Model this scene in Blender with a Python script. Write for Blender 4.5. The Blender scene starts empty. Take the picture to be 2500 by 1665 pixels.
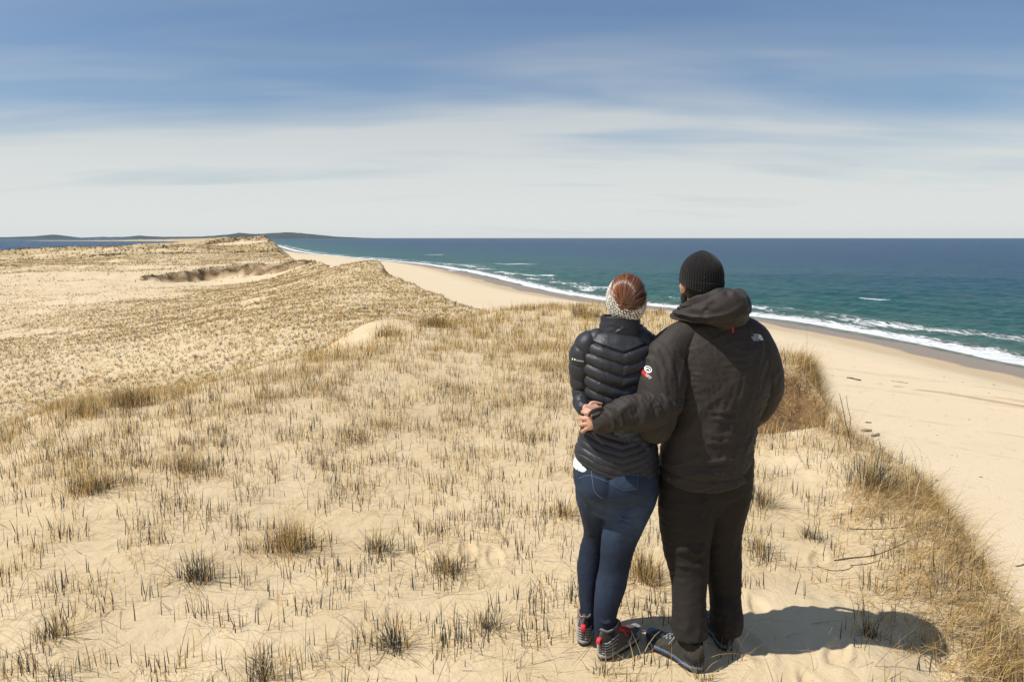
import bpy, bmesh, math, random
import numpy as np
from mathutils import Vector, Matrix, Euler
from mathutils.bvhtree import BVHTree

rad = math.radians
scene = bpy.context.scene
COL = scene.collection

# ------------------------------------------------------------------ camera
cam_d = bpy.data.cameras.new('camera')
cam_d.lens = 25.92
cam_d.sensor_width = 36
cam_d.clip_start = 0.05
cam_d.clip_end = 90000
cam = bpy.data.objects.new('camera', cam_d)
COL.objects.link(cam)
cam.location = (0, 0, 12)
cam.rotation_euler = (rad(90 - 7.985), 0, 0)
scene.camera = cam

# ------------------------------------------------------------------ light
SUN_EL, SUN_AZ = 56.0, 13.0        # light travels towards +x, a little away from the camera
sd = bpy.data.lights.new('sun', 'SUN')
sd.energy = 4.7
sd.angle = rad(0.5)
sd.color = (1.0, 0.95, 0.87)
sun = bpy.data.objects.new('sun', sd)
COL.objects.link(sun)
ldir = Vector((math.cos(rad(SUN_EL)) * math.cos(rad(SUN_AZ)), math.cos(rad(SUN_EL)) * math.sin(rad(SUN_AZ)), -math.sin(rad(SUN_EL))))
sun.rotation_euler = ldir.to_track_quat('-Z', 'Y').to_euler()
sun.location = (-20, -10, 40)

scene.view_settings.view_transform = 'Standard'
scene.view_settings.look = 'None'
scene.view_settings.exposure = 0.12
scene.view_settings.gamma = 1.0


class NT:
    """small helper for node trees"""
    def __init__(self, tree):
        self.t = tree
        self.t.nodes.clear()

    def n(self, kind, ins=None, **props):
        nd = self.t.nodes.new(kind)
        for k, v in props.items():
            setattr(nd, k, v)
        for k, v in (ins or {}).items():
            s = nd.inputs[k]
            if isinstance(v, bpy.types.NodeSocket):
                self.t.links.new(v, s)
            else:
                s.default_value = v
        return nd

    def math(self, op, a, b=0.0, c=0.0, clamp=False):
        return self.n('ShaderNodeMath', {0: a, 1: b, 2: c}, operation=op, use_clamp=clamp).outputs[0]

    def ramp(self, fac, stops, interp='LINEAR'):
        nd = self.n('ShaderNodeValToRGB', {0: fac})
        cr = nd.color_ramp
        cr.interpolation = interp
        while len(cr.elements) > 1:
            cr.elements.remove(cr.elements[-1])
        for i, (p, c) in enumerate(stops):
            e = cr.elements[0] if i == 0 else cr.elements.new(p)
            e.position = p
            e.color = (c, c, c, 1) if isinstance(c, (int, float)) else (*c, 1)
        return nd.outputs[0]

    def mix(self, fac, a, b, blend='MIX'):
        nd = self.t.nodes.new('ShaderNodeMix')
        nd.data_type = 'RGBA'
        nd.blend_type = blend
        for s, v in ((0, fac), (6, a), (7, b)):
            if isinstance(v, bpy.types.NodeSocket):
                self.t.links.new(v, nd.inputs[s])
            else:
                nd.inputs[s].default_value = v if s == 0 else (*v[:3], 1)
        return nd.outputs[2]

    def noise(self, vec, scale, detail=4, rough=0.5, dim='3D', dist=0.0):
        return self.n('ShaderNodeTexNoise', {'Vector': vec, 'Scale': scale, 'Detail': detail, 'Roughness': rough, 'Distortion': dist}, noise_dimensions=dim).outputs[0]

    def mapping(self, vec, scale=(1, 1, 1), rot=(0, 0, 0), loc=(0, 0, 0)):
        return self.n('ShaderNodeMapping', {'Vector': vec, 'Scale': scale, 'Rotation': rot, 'Location': loc}).outputs[0]

    def maprange(self, v, a, b, c=0.0, d=1.0, smooth=True):
        return self.n('ShaderNodeMapRange', {0: v, 1: a, 2: b, 3: c, 4: d}, interpolation_type='SMOOTHSTEP' if smooth else 'LINEAR').outputs[0]

    def bump(self, height, strength=0.3, dist=0.01, normal=None):
        ins = {'Height': height, 'Strength': strength, 'Distance': dist}
        if normal is not None:
            ins['Normal'] = normal
        return self.n('ShaderNodeBump', ins).outputs[0]


# ------------------------------------------------------------------ sky
world = bpy.data.worlds.new('World')
scene.world = world
world.use_nodes = True
w = NT(world.node_tree)
sky = w.n('ShaderNodeTexSky', sky_type='NISHITA')
sky.sun_disc = False
sky.sun_elevation = rad(SUN_EL)
sky.sun_rotation = math.atan2(-ldir.x, -ldir.y) % (2 * math.pi)
sky.altitude = 0
sky.air_density = 1.0
sky.dust_density = 0.6
sky.ozone_density = 3.0
tc = w.n('ShaderNodeTexCoord').outputs['Generated']
sep = w.n('ShaderNodeSeparateXYZ', {0: tc})
zz = w.math('MAXIMUM', sep.outputs[2], 0.0)
zz = w.math('ADD', zz, 0.12)
# clouds lie on a high flat layer: divide by the height of the view direction
pxx = w.math('DIVIDE', sep.outputs[0], zz)
pyy = w.math('DIVIDE', sep.outputs[1], zz)
cp = w.n('ShaderNodeCombineXYZ', {0: pxx, 1: pyy, 2: 0.0}).outputs[0]
m1 = w.mapping(cp, (0.30, 1.05, 1), (0, 0, rad(-7)), (3.1, 0.35, 0))
n1 = w.noise(m1, 1.0, 3.5, 0.48, dist=0.5)
m2 = w.mapping(cp, (0.9, 3.2, 1), (0, 0, rad(12)), (1.3, 7.0, 0))
n2 = w.noise(m2, 1.0, 4, 0.5, dist=0.6)
nn = w.math('MULTIPLY_ADD', n2, 0.22, w.math('MULTIPLY', n1, 0.78))
hz = w.maprange(sep.outputs[2], 0.0, 0.30, 1.0, 0.0)            # more veil towards the horizon
cm = w.maprange(nn, 0.34, 0.72, 0.05, 0.50)
veil = w.math('ADD', cm, w.math('MULTIPLY', w.maprange(w.math('MULTIPLY_ADD', w.math('SUBTRACT', nn, 0.5), -0.28, sep.outputs[2]), 0.03, 0.23, 0.93, 0.0), 1.0), clamp=True)
skyc = w.mix(1.0, sky.outputs[0], (0.62, 0.70, 0.78), 'MULTIPLY')
cloudc = w.mix(w.maprange(sep.outputs[2], 0.0, 0.35), (5.95, 6.2, 6.05), (2.6, 3.2, 4.05))
fin = w.mix(veil, skyc, cloudc)
bg = w.n('ShaderNodeBackground', {'Color': fin, 'Strength': 0.115})
w.n('ShaderNodeOutputWorld', {0: bg.outputs[0]})


# ------------------------------------------------------------------ numpy helpers
def hash2(ix, iy, seed):
    h = (ix.astype(np.int64) * 374761393 + iy.astype(np.int64) * 668265263 + seed * 982451653) & 0xFFFFFFFF
    h = ((h ^ (h >> 13)) * 1274126177) & 0xFFFFFFFF
    return ((h ^ (h >> 16)) & 0xFFFFFF) / float(0xFFFFFF)


def vnoise(x, y, seed=0):
    """gradient noise, about -1..1"""
    x = np.asarray(x, float); y = np.asarray(y, float)
    ix = np.floor(x); iy = np.floor(y)
    fx = x - ix; fy = y - iy
    ux = fx * fx * fx * (fx * (fx * 6 - 15) + 10); uy = fy * fy * fy * (fy * (fy * 6 - 15) + 10)
    def g(dx, dy):
        a = hash2(ix + dx, iy + dy, seed) * 2 * np.pi
        return np.cos(a) * (fx - dx) + np.sin(a) * (fy - dy)
    a = g(0, 0); b = g(1, 0); c = g(0, 1); d = g(1, 1)
    return 1.5 * ((a * (1 - ux) + b * ux) * (1 - uy) + (c * (1 - ux) + d * ux) * uy)


def fbm(x, y, seed=0, oct=3, rough=0.5):
    s = 0; a = 1; t = 0
    for i in range(oct):
        s = s + a * vnoise(x * 2 ** i, y * 2 ** i, seed + i * 17); t += a; a *= rough
    return s / t


def sstep(a, b, x):
    t = np.clip((x - a) / (b - a), 0, 1)
    return t * t * (3 - 2 * t)


def make_mesh(name, V, F, mat=None, col=None, smooth=True, parent=None, attrs=None, uv=None):
    """V (n,3), F (m,k) uniform polygons or list of such arrays"""
    V = np.ascontiguousarray(V, dtype=np.float32)
    Fs = [f for f in (F if isinstance(F, list) else [F]) if len(f)]
    me = bpy.data.meshes.new(name)
    me.vertices.add(len(V)); me.vertices.foreach_set('co', V.ravel())
    loops = np.concatenate([f.ravel() for f in Fs]).astype(np.int32)
    tot = np.concatenate([np.full(len(f), f.shape[1]) for f in Fs]).astype(np.int32)
    start = np.concatenate([[0], np.cumsum(tot)[:-1]]).astype(np.int32)
    me.loops.add(len(loops)); me.loops.foreach_set('vertex_index', loops)
    me.polygons.add(len(tot)); me.polygons.foreach_set('loop_start', start)
    me.polygons.foreach_set('loop_total', tot)
    me.polygons.foreach_set('use_smooth', np.full(len(tot), smooth))
    me.update(calc_edges=True)
    for k, a in (attrs or {}).items():
        at = me.attributes.new(k, 'FLOAT', 'POINT'); at.data.foreach_set('value', np.ascontiguousarray(a, dtype=np.float32))
    if col is not None:
        c4 = np.ones((len(V), 4), np.float32); c4[:, :3] = col
        at = me.attributes.new('Col', 'FLOAT_COLOR', 'POINT'); at.data.foreach_set('color', c4.ravel())
    ob = bpy.data.objects.new(name, me)
    COL.objects.link(ob)
    if mat: me.materials.append(mat)
    if parent: ob.parent = parent
    return ob


def tag(o, label=None, cat=None, group=None, kind=None):
    if label: o['label'] = label
    if cat: o['category'] = cat
    if group: o['group'] = group
    if kind: o['kind'] = kind
    return o


def empty(name, loc=(0, 0, 0), rz=0.0):
    o = bpy.data.objects.new(name, None); COL.objects.link(o)
    o.location = loc; o.rotation_euler = (0, 0, rz); o.empty_display_size = 0.2
    return o


def poly_dist(px, py, pts):
    """signed distance to an open polyline: positive on its right-hand side; also arc length"""
    best = np.full(px.shape, 1e18); sgn = np.ones(px.shape); arc = np.zeros(px.shape)
    acc = 0.0
    for (x0, y0), (x1, y1) in zip(pts[:-1], pts[1:]):
        dx, dy = x1 - x0, y1 - y0; L = math.hypot(dx, dy)
        t = np.clip(((px - x0) * dx + (py - y0) * dy) / (L * L), 0, 1)
        qx = px - (x0 + t * dx); qy = py - (y0 + t * dy)
        d2 = qx * qx + qy * qy
        m = d2 < best
        best = np.where(m, d2, best)
        sgn = np.where(m, np.where(dy * qx - dx * qy >= 0, 1.0, -1.0), sgn)
        arc = np.where(m, acc + t * L, arc)
        acc += L
    return np.sqrt(best) * sgn, arc


def smooth_poly(pts, n=4):
    P = np.array(pts, float)
    out = []
    for i in range(len(P) - 1):
        p0 = P[max(i - 1, 0)]; p1 = P[i]; p2 = P[i + 1]; p3 = P[min(i + 2, len(P) - 1)]
        for k in range(n):
            t = k / n
            out.append(0.5 * ((2 * p1) + (p2 - p0) * t + (2 * p0 - 5 * p1 + 4 * p2 - p3) * t * t + (3 * p1 - p0 - 3 * p2 + p3) * t ** 3))
    out.append(P[-1])
    return [tuple(o) for o in out]


# ------------------------------------------------------------------ terrain shape (world metres, sea level 0)
COAST = smooth_poly([(80, -150), (62, -40), (54, 20), (50, 50), (48, 69), (47, 78), (44.5, 90), (40.5, 105), (33, 119), (24, 130), (16.5, 143), (6.5, 171), (-4, 216), (-22, 280), (-48, 350), (-95, 440), (-190, 650), (-412, 1270), (-850, 2400), (-1100, 3200)], 3)
EDGE = [(14, -150), (5, -40), (3.0, -12), (2.7, 0), (2.62, 3.5), (2.92, 4.4), (3.3, 6.0), (3.2, 6.7), (3.3, 7.5), (3.7, 9.5), (3.7, 13), (3.3, 16.2), (1.9, 17.9), (-0.3, 18.3), (-1.6, 21), (-2.2, 30), (-0.9, 38.5), (-2.6, 42.7), (-5.2, 49.6), (-10.3, 61), (-13.4, 69.5), (-25, 96), (-38.5, 137), (-60, 194), (-88, 277), (-120, 373), (-195, 560), (-300, 800), (-470, 1240), (-900, 2350), (-1140, 3200)]
CTRL = [(-5.21, 7.3, 10.01),(-5.2, 8.4, 10.05),(-4.44, 8.4, 10.15),(-4.06, 9.3, 10.12),(-3.7, 10.7, 10.1),(-3.07, 13.7, 10.15),(-2.73, 15, 10.25),(-1.61, 15.3, 10.26),(-0.27, 17, 10.27),(1.8, 17.6, 10.29),(0.88, 12, 10.2),(-0.92, 8.6, 10.19),(-2.71, 6.6, 10.2),(-3.85, 5.3, 10.05),(-1.21, 5.2, 10.02),(-2.29, 3.35, 10.05),(0.05, 3.3, 10.03),(1.3, 3.3, 10.02),(2.05, 3.5, 9.90),(2.5, 2.6, 9.75),(2.32, 5.2, 9.98),(2.71, 8.6, 10.19),
        (-21.95, 31, 5.46),(-15.8, 30, 6.04),(-11.02, 32, 7.2),(-8.06, 36, 7.9),(-3.99, 38, 7.94),(-38.46, 55, 5.4),(-26.05, 50, 6.0),(-15.39, 45, 7.41),(-11.13, 50, 8.08),(-6.31, 47, 8.04),(-13.32, 60, 8.72),(-14.26, 68, 9.55),(-20.22, 72, 8.06),(-22.14, 65, 7.29),(-29.86, 65, 6.52),(-37.57, 65, 6.14),(-52.19, 75, 5.68),(-76.23, 110, 5.98),(-60.4, 105, 6.25),(-38.97, 85, 6.1),(-34.55, 95, 6.2),(-47.9, 112, 6.6),(-40.0, 118, 7.34),(-27.43, 100, 8.28),(-67.54, 170, 6.68),(-97.71, 190, 7.16),(-133.4, 260, 9.61),(-189.07, 300, 8.72),(-206.76, 300, 7.33),(-144.17, 330, 9.73),(-172.74, 450, 12.03),(-161.92, 480, 10.09),(-124.38, 180, 5.84),(-160, 235, 6.4),(-250, 300, 5.0),(-200, 330, 5.0),(-87.84, 150, 6.43),(-56.68, 180, 7.41),(-78.72, 260, 7.65),
        # the crest falls into the hollow, the saddle, the ground beside and behind the camera
        (-6.4, 10.0, 8.9),(-5.6, 12.5, 8.6),(-5.2, 16, 8.5),(-7.5, 8.4, 9.0),(-8.5, 7.0, 9.2),(-12, 14, 7.2),(-9, 19, 7.4),(-4.2, 19, 8.9),(-2.5, 20, 8.7),(-4, 27, 7.8),(-16, 21, 6.0),(-7, 4.5, 9.7),(-6, 1, 9.9),
        (0, 0, 10.1),(-2, -4, 10.0),(1.5, -8, 10.0),(-12, -8, 9.0),(-4, -30, 9.0),(2.4, 13, 10.22),(3.1, 10.6, 10.28),(1.2, 15.2, 10.25),(5.5, 3.2, 9.9),(5.5, 7, 10.05),(6.5, 12, 10.1),(5.5, 19, 10.0),(9, 1, 9.8),(14, 10, 9.6),(14, 24, 9.2),(3, 28, 8.6),(7, 40, 8.2),(2, 45, 8.3),(-2, 62, 8.9),(-5, 75, 9.0),(9, -10, 9.7),(30, 0, 9.0),(25, 40, 8.5),(5, 90, 8.6),(-4, 110, 8.6),(-20, 160, 8.2),(-40, 260, 8.2),(-80, 400, 8.5),(2.0, 10.0, 10.18),(-45, -25, 6.5),(-40, 20, 6.2),(-110, 20, 5.6),(-90, 60, 5.5),(-150, -120, 5.0),(0, -120, 8.0),
        # lagoon behind the dunes and the far ribbon of land
        (-255, 345, -1.0),(-290, 390, -1.5),(-195, 375, 3.0),(-215, 420, -0.5),(-250, 470, -1.5),(-245, 560, -1.5),(-350, 720, -2),(-560, 1100, -2),(-760, 1500, -2),(-1060, 2200, -1.5),(-1250, 2300, -2),(-430, 330, -2),(-600, 0, -2),(-1500, 500, -3),(-400, -350, -1),
        (-225, 600, 8.5),(-300, 780, 6.5),(-400, 980, 7),(-530, 1300, 7.5),(-940, 2300, 9),(-1150, 3000, 10)]


def _embed(x, y):
    r = np.hypot(x, y); rr = r + 1.2
    return np.stack([x / rr, y / rr, 0.85 * np.log(rr)], -1)


_C = np.array(CTRL); _Q = _embed(_C[:, 0], _C[:, 1])
_EPS = 0.06
def _phi(a, b):
    d2 = ((a[:, None, :] - b[None, :, :]) ** 2).sum(-1)
    return -np.sqrt(d2 + _EPS ** 2)
_A = np.zeros((len(_C) + 4, len(_C) + 4))
_A[:len(_C), :len(_C)] = _phi(_Q, _Q) - np.eye(len(_C)) * 0.004
_A[:len(_C), len(_C):] = np.c_[np.ones(len(_C)), _Q]
_A[len(_C):, :len(_C)] = _A[:len(_C), len(_C):].T
_W = np.linalg.solve(_A, np.r_[_C[:, 2], np.zeros(4)])


def rbf(x, y):
    out = np.empty(x.size); xf = x.ravel(); yf = y.ravel()
    for i in range(0, x.size, 60000):
        q = _embed(xf[i:i + 60000], yf[i:i + 60000])
        out[i:i + 60000] = _phi(q, _Q) @ _W[:len(_C)] + np.c_[np.ones(len(q)), q] @ _W[len(_C):]
    return out.reshape(x.shape)


_fr = random.Random(5)
PRINTS = []
for _i in range(26):
    _x, _y = _fr.uniform(-1.3, 2.2), _fr.uniform(2.1, 4.6)
    PRINTS.append((_x, _y, _fr.uniform(0, math.pi), _fr.uniform(0.010, 0.020)))
for _i in range(9):
    PRINTS.append((1.25 + 0.08 * (-1) ** _i, 3.0 + 0.36 * _i, math.pi / 2 + _fr.uniform(-.2, .2), 0.014))

BLOW = [(-38.5, 106.0, 13.5, 10.0, 1.25), (-101, 207, 14, 12, 1.2), (-8.5, 19.5, 0.1, 0.1, 0), (-215, 287, 24, 14, 1.3), (-72, 232, 13, 20, 1.2), (-148, 395, 22, 30, 1.6)]


def terrain(x, y, full=False):
    x = np.asarray(x, float); y = np.asarray(y, float)
    r = np.hypot(x, y)
    hd = rbf(x, y)
    far = sstep(25, 90, r)
    # metre-scale undulation near by, hummocks farther away
    hd = hd + 0.035 * fbm(x * 0.9, y * 0.9, 3, 3) + 0.07 * fbm(x * 0.25 + 5, y * 0.25, 9, 2) * sstep(4, 9, r)
    hd = hd + far * (0.30 * fbm(x / 5.0, y / 5.0, 21, 3) + 0.85 * fbm(x / 17.0, y / 17.0, 31, 3) * sstep(60, 150, r))
    hd = hd + sstep(150, 400, r) * (np.abs(vnoise(x / 26, y / 26, 44)) * 1.8 - 0.6) * sstep(1.0, 4.0, hd) * sstep(-0.62, -0.45, x / np.maximum(y, 1))
    hd = hd - 1.9 * sstep(210, 310, r) * sstep(-0.30, -0.36, x / np.maximum(y, 1)) * sstep(0.5, 3.0, hd)
    hd = hd + sstep(14, 24, r) * 0.14 * fbm(x / 1.7, y / 1.7, 51, 3)
    ft = sstep(1.15, 0.7, np.hypot((x - 0.75) / 1.15, y - 3.36)); hd = hd * (1 - ft) + 10.03 * ft
    soil = np.zeros(x.shape)
    for (bx, by, ax, ay, dep) in BLOW:
        if dep == 0: continue
        q = np.hypot((x - bx) / ax, (y - by) / ay) + 0.13 * fbm(x / 4.0, y / 4.0, 61, 3)
        back = sstep(-0.4, 0.5, (y - by) / ay)
        k = sstep(1.0, 0.90 - 0.40 * (1 - back), q)
        hd = hd - dep * k * (0.35 + 0.65 * back)
        soil = np.maximum(soil, sstep(1.03, 0.97, q) * sstep(0.84, 0.90, q) * back)
        hd = hd + 0.30 * sstep(1.25, 1.02, q) * sstep(0.9, 1.02, q) * back
    if r.min() < 6:
        near_ = r < 7
        xn, yn = x[near_], y[near_]; dent = np.zeros(xn.shape)
        for (px_, py_, pa_, pd_) in PRINTS:
            c_, s_ = math.cos(pa_), math.sin(pa_)
            u_ = ((xn - px_) * c_ + (yn - py_) * s_) / 0.15; v_ = (-(xn - px_) * s_ + (yn - py_) * c_) / (0.055 - 0.012 * np.clip(u_, -1, 1))
            q_ = np.hypot(u_, v_); dent += -pd_ * sstep(1.0, 0.6, q_) + 0.45 * pd_ * np.exp(-((q_ - 1.18) / 0.22) ** 2)
        hd[near_] += dent
    # eroded notch with an overhanging mound on the seaward crest
    mq = np.hypot((x - 3.05) / 0.85, (y - 8.55) / 0.75)
    hd = hd + 0.27 * sstep(1.15, 0.35, mq)
    nq = np.hypot((x - 2.72) / 0.62, (y - 7.55) / 0.62) + 0.12 * vnoise(x * 3, y * 3, 5)
    hd = hd - 0.50 * sstep(1.0, 0.72, nq)
    soil = np.maximum(soil, sstep(1.08, 1.0, nq) * sstep(0.6, 0.75, nq) * sstep(7.3, 7.6, y))
    de, _ = poly_dist(x, y, EDGE)
    de = de + 0.16 * fbm(x * 1.3, y * 1.3, 77, 3) * sstep(60, 10, r) + sstep(20, 80, r) * 1.6 * fbm(x / 9.0, y / 9.0, 78, 3)
    ds, _ = poly_dist(x, y, COAST)
    d = -ds                                     # positive inland
    dd = d + 0.8 * np.sin(_ / 23.0) + 1.2 * fbm(x / 30.0, y / 30.0, 91, 2)
    hb = np.where(dd > 0, 0.055 * np.minimum(dd, 9) + 1.25 * sstep(8, 19, dd) + 0.9 * sstep(16, 45, dd), 0.045 * dd)
    hb = np.maximum(hb, -6) + 0.05 * fbm(x / 6.0, y / 6.0, 15, 3) * sstep(3, 14, dd)
    slope = 0.95 + 0.5 * sstep(40, 15, r)
    hs = hd - slope * np.maximum(de, 0) - 0.25 * sstep(0, 0.35, de) + 0.10 * sstep(-1.2, -0.1, de) * sstep(60, 20, r)
    hb2 = np.where(de > 0, hb, -50)
    k = 0.5                                      # rounded toe of the dune
    dif = np.clip(0.5 + 0.5 * (hs - hb2) / k, 0, 1)
    h = np.where(de > 0, hb2 * (1 - dif) + hs * dif + k * dif * (1 - dif), hs)
    if not full: return h
    beach = ((de > 0) & (dif < 0.6)).astype(float)
    return h, d, dd, de, soil, beach


def hgt(x, y):
    return float(terrain(np.array([x]), np.array([y]))[0])


def veg_mask(x, y, de):
    r = np.hypot(x, y)
    n = fbm(x / 11.0, y / 11.0, 101, 3) + 0.35 * fbm(x / 2.6, y / 2.6, 102, 2)
    thr = -0.25 + 0.33 * sstep(70, 100, r) - 0.42 * sstep(130, 190, r)
    m = sstep(thr - 0.2, thr + 0.25, n)
    m = np.maximum(m, 0.6 * sstep(62, 46, r))
    m = m * (1 - 0.6 * sstep(-30, -42, x) * sstep(46, 56, y) * sstep(85, 75, y))
    # seaward crest is always thick with grass, blowouts are bare
    m = np.maximum(m, sstep(-7, -1.5, de) * sstep(3, 0.6, de) * sstep(20, 40, r))
    for (bx, by, ax, ay, dep) in BLOW:
        if dep == 0: continue
        q = np.hypot((x - bx) / ax, (y - by + 1.0) / (ay + 1.5))
        m = m * sstep(0.88, 1.1, q)
    q = np.hypot((x + 47) / 9, (y - 88) / 9); m = m * (0.25 + 0.75 * sstep(0.7, 1.1, q))
    m = m * (1 - 0.75 * sstep(-34, -50, x) * sstep(70, 85, y) * sstep(130, 110, y))
    return m
# ------------------------------------------------------------------ ground
def polar(thetas, radii):
    T, R = np.meshgrid(thetas, radii)
    nr, nt = R.shape
    i = np.arange(nr * nt).reshape(nr, nt)
    return R * np.sin(T), R * np.cos(T), i, nr, nt


def grid_faces(i, wrap=False):
    a, b = i[:-1, :-1].ravel(), i[:-1, 1:].ravel()
    c, d = i[1:, 1:].ravel(), i[1:, :-1].ravel()
    return np.stack([a, d, c, b], -1)


th = np.concatenate([np.radians(np.arange(-180, -46, 1.6)), np.radians(np.arange(-46, 46, 0.125)), np.radians(np.arange(46, 180.1, 1.6))])
th[-1] = np.pi
rr = np.exp(np.arange(math.log(0.35), math.log(3100), 0.0082))
X, Y, I, nr, nt = polar(th, rr)
Z, D_, DD_, DE_, SOIL_, BEACH_ = terrain(X, Y, True)
VEG_ = veg_mask(X, Y, DE_) * (1 - BEACH_)
g_mat = bpy.data.materials.new('sand'); g_mat.use_nodes = True
t = NT(g_mat.node_tree)
geo = t.n('ShaderNodeNewGeometry').outputs['Position']
a_d = t.n('ShaderNodeAttribute', attribute_name='shore').outputs['Fac']
a_v = t.n('ShaderNodeAttribute', attribute_name='veg').outputs['Fac']
a_s = t.n('ShaderNodeAttribute', attribute_name='soil').outputs['Fac']
a_r = t.n('ShaderNodeAttribute', attribute_name='range').outputs['Fac']
a_b = t.n('ShaderNodeAttribute', attribute_name='beach').outputs['Fac']
nb = t.noise(geo, 0.35, 5, 0.6)
nf = t.noise(geo, 9.0, 5, 0.65)
ngr = t.noise(geo, 420.0, 2, 0.6)
dune = t.mix(nb, (0.585, 0.46, 0.29), (0.675, 0.545, 0.36))
dune = t.mix(t.maprange(nf, 0.35, 0.75, 0.0, 0.28), dune, (0.54, 0.41, 0.24))
dune = t.mix(t.maprange(ngr, 0.55, 0.8, 0.0, 0.35), dune, (0.36, 0.25, 0.15))
bch = t.mix(t.noise(t.mapping(geo, (0.05, 0.25, 1), (0, 0, rad(20))), 1.0, 5, 0.6), (0.60, 0.485, 0.325), (0.67, 0.55, 0.38))
# darker mineral streaks that run along the beach
a_str = t.n('ShaderNodeAttribute', attribute_name='streak').outputs['Fac']
bch = t.mix(a_str, bch, (0.34, 0.235, 0.115))
base = t.mix(a_b, dune, bch)
vegn = t.noise(geo, 0.9, 6, 0.7); vegl = t.noise(t.mapping(geo, (1, 0.5, 1)), 0.045, 5, 0.6)
vegf = t.math('MULTIPLY', a_v, t.maprange(a_r, 25, 260, 0.30, 0.95))
vegf = t.math('MULTIPLY', vegf, t.maprange(vegn, 0.36, 0.58, 0.25, 1.0))
vegf = t.math('MULTIPLY', vegf, t.maprange(vegl, 0.38, 0.60, 0.35, 1.15))
base = t.mix(vegf, base, t.mix(nb, (0.38, 0.27, 0.10), (0.25, 0.18, 0.075)))
base = t.mix(t.math('MULTIPLY', a_s, 0.92), base, t.mix(nf, (0.26, 0.15, 0.06), (0.10, 0.06, 0.03)))
# wet sand
wobb = t.noise(t.mapping(geo, (1, 1, 0)), 0.09, 3, 0.5)
dw = t.math('MULTIPLY_ADD', t.math('SUBTRACT', wobb, 0.5), 5.5, a_d)
damp = t.maprange(dw, 9.0, 14.0, 1.0, 0.0)
wet = t.maprange(dw, 6.2, 7.2, 1.0, 0.0)
base = t.mix(t.maprange(t.noise(geo, 1.3, 4, 0.6), 0.55, 0.75, 0.0, 0.22), base, (0.46, 0.34, 0.20))
base = t.mix(t.math('MULTIPLY', damp, 0.5), base, (0.36, 0.25, 0.14))
base = t.mix(t.math('MULTIPLY', wet, 0.93), base, (0.25, 0.195, 0.145))
rough = t.maprange(wet, 0, 1, 0.95, 0.38, False)
pock = t.math('MULTIPLY', t.maprange(t.noise(geo, 2.6, 2, 0.5), 0.62, 0.70, 0.0, -1.2), a_b)
ripp = t.n('ShaderNodeTexWave', {'Vector': t.mapping(geo, (1, 1, 0), (0, 0, rad(20))), 'Scale': 2.2, 'Distortion': 6.0, 'Detail': 2.0, 'Detail Scale': 1.2}).outputs['Fac']
bh = t.math('ADD', t.math('ADD', t.math('MULTIPLY', nf, 0.7), t.math('ADD', pock, t.math('MULTIPLY', ripp, 0.16))), t.math('MULTIPLY', t.noise(geo, 38.0, 3, 0.6), 0.25))
bmp = t.bump(bh, 0.55, 0.035)
bmp = t.bump(ngr, 0.25, 0.002, bmp)
pb = t.n('ShaderNodeBsdfPrincipled', {'Base Color': base, 'Roughness': rough, 'Normal': bmp, 'Specular IOR Level': 0.25})
t.n('ShaderNodeOutputMaterial', {0: pb.outputs[0]})

RNG_ = np.hypot(X, Y)
# long mineral streak: a band with its own shape on the upper beach
def streak(x, y):
    s = 0
    for (x0, y0, x1, y1, wd, k) in [(24.5, 51.5, 41, 34, 0.55, 0.9), (29.5, 47.5, 44, 36, 1.4, 0.5), (12, 62, 25, 52, 0.5, 0.25), (18, 61, 31, 52, 0.9, 0.18), (8, 60, 33, 42, 0.25, 0.35), (6, 52, 30, 33, 0.18, 0.30), (14, 66, 40, 44, 0.2, 0.3), (10, 45, 26, 28, 0.15, 0.22), (0, 95, 12, 62, 0.5, 0.3), (4, 110, 18, 72, 0.6, 0.3), (-8, 205, -25, 262, 3.0, 0.6), (-3, 190, -10, 215, 2.0, 0.4)]:
        L = math.hypot(x1 - x0, y1 - y0); ux, uy = (x1 - x0) / L, (y1 - y0) / L
        al = ((x - x0) * ux + (y - y0) * uy); ac = (x - x0) * -uy + (y - y0) * ux
        ac = ac + 0.5 * wd * vnoise(al * 0.25, al * 0, int(wd * 10))
        w_ = wd * sstep(0, 0.35 * L, al)
        s = np.maximum(s, k * sstep(1.0, 0.1, np.abs(ac) / (w_ + 0.02)) * sstep(0, 0.1 * L, al) * sstep(L * 1.05, L * 0.8, al))
    return s
STK_ = streak(X, Y)
V = np.stack([X.ravel(), Y.ravel(), Z.ravel()], -1)
F = grid_faces(I)
# close the centre under the camera
ci = len(V)
V = np.vstack([V, [[0, 0, hgt(0.0, 0.01)]]])
ring = I[0]
tri = np.stack([np.full(nt - 1, ci), ring[:-1], ring[1:]], -1)
pad = lambda a: np.r_[a.ravel(), a.ravel()[0]]
ground = make_mesh('ground', V, [F, tri], g_mat, attrs={'shore': pad(D_), 'veg': pad(VEG_), 'soil': pad(SOIL_), 'range': pad(RNG_), 'beach': pad(BEACH_), 'streak': pad(STK_)})
tag(ground, 'pale sand dunes and beach falling to the sea', 'ground', kind='structure')

# ------------------------------------------------------------------ sea
th = np.concatenate([np.radians(np.arange(-180, -42, 3.0)), np.radians(np.arange(-42, 42, 0.16)), np.radians(np.arange(42, 180.1, 3.0))]); th[-1] = np.pi
rr = np.concatenate([np.exp(np.arange(math.log(20), math.log(260), 0.0042)), np.exp(np.arange(math.log(260), math.log(2500), 0.012)), np.exp(np.linspace(math.log(2500), math.log(14500), 16))])
X, Y, I, nr, nt = polar(th, rr)
R_ = np.hypot(X, Y)
ds, s_ = poly_dist(X, Y, COAST)
off = np.maximum(ds, 0)
amp = sstep(700, 200, R_)
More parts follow.
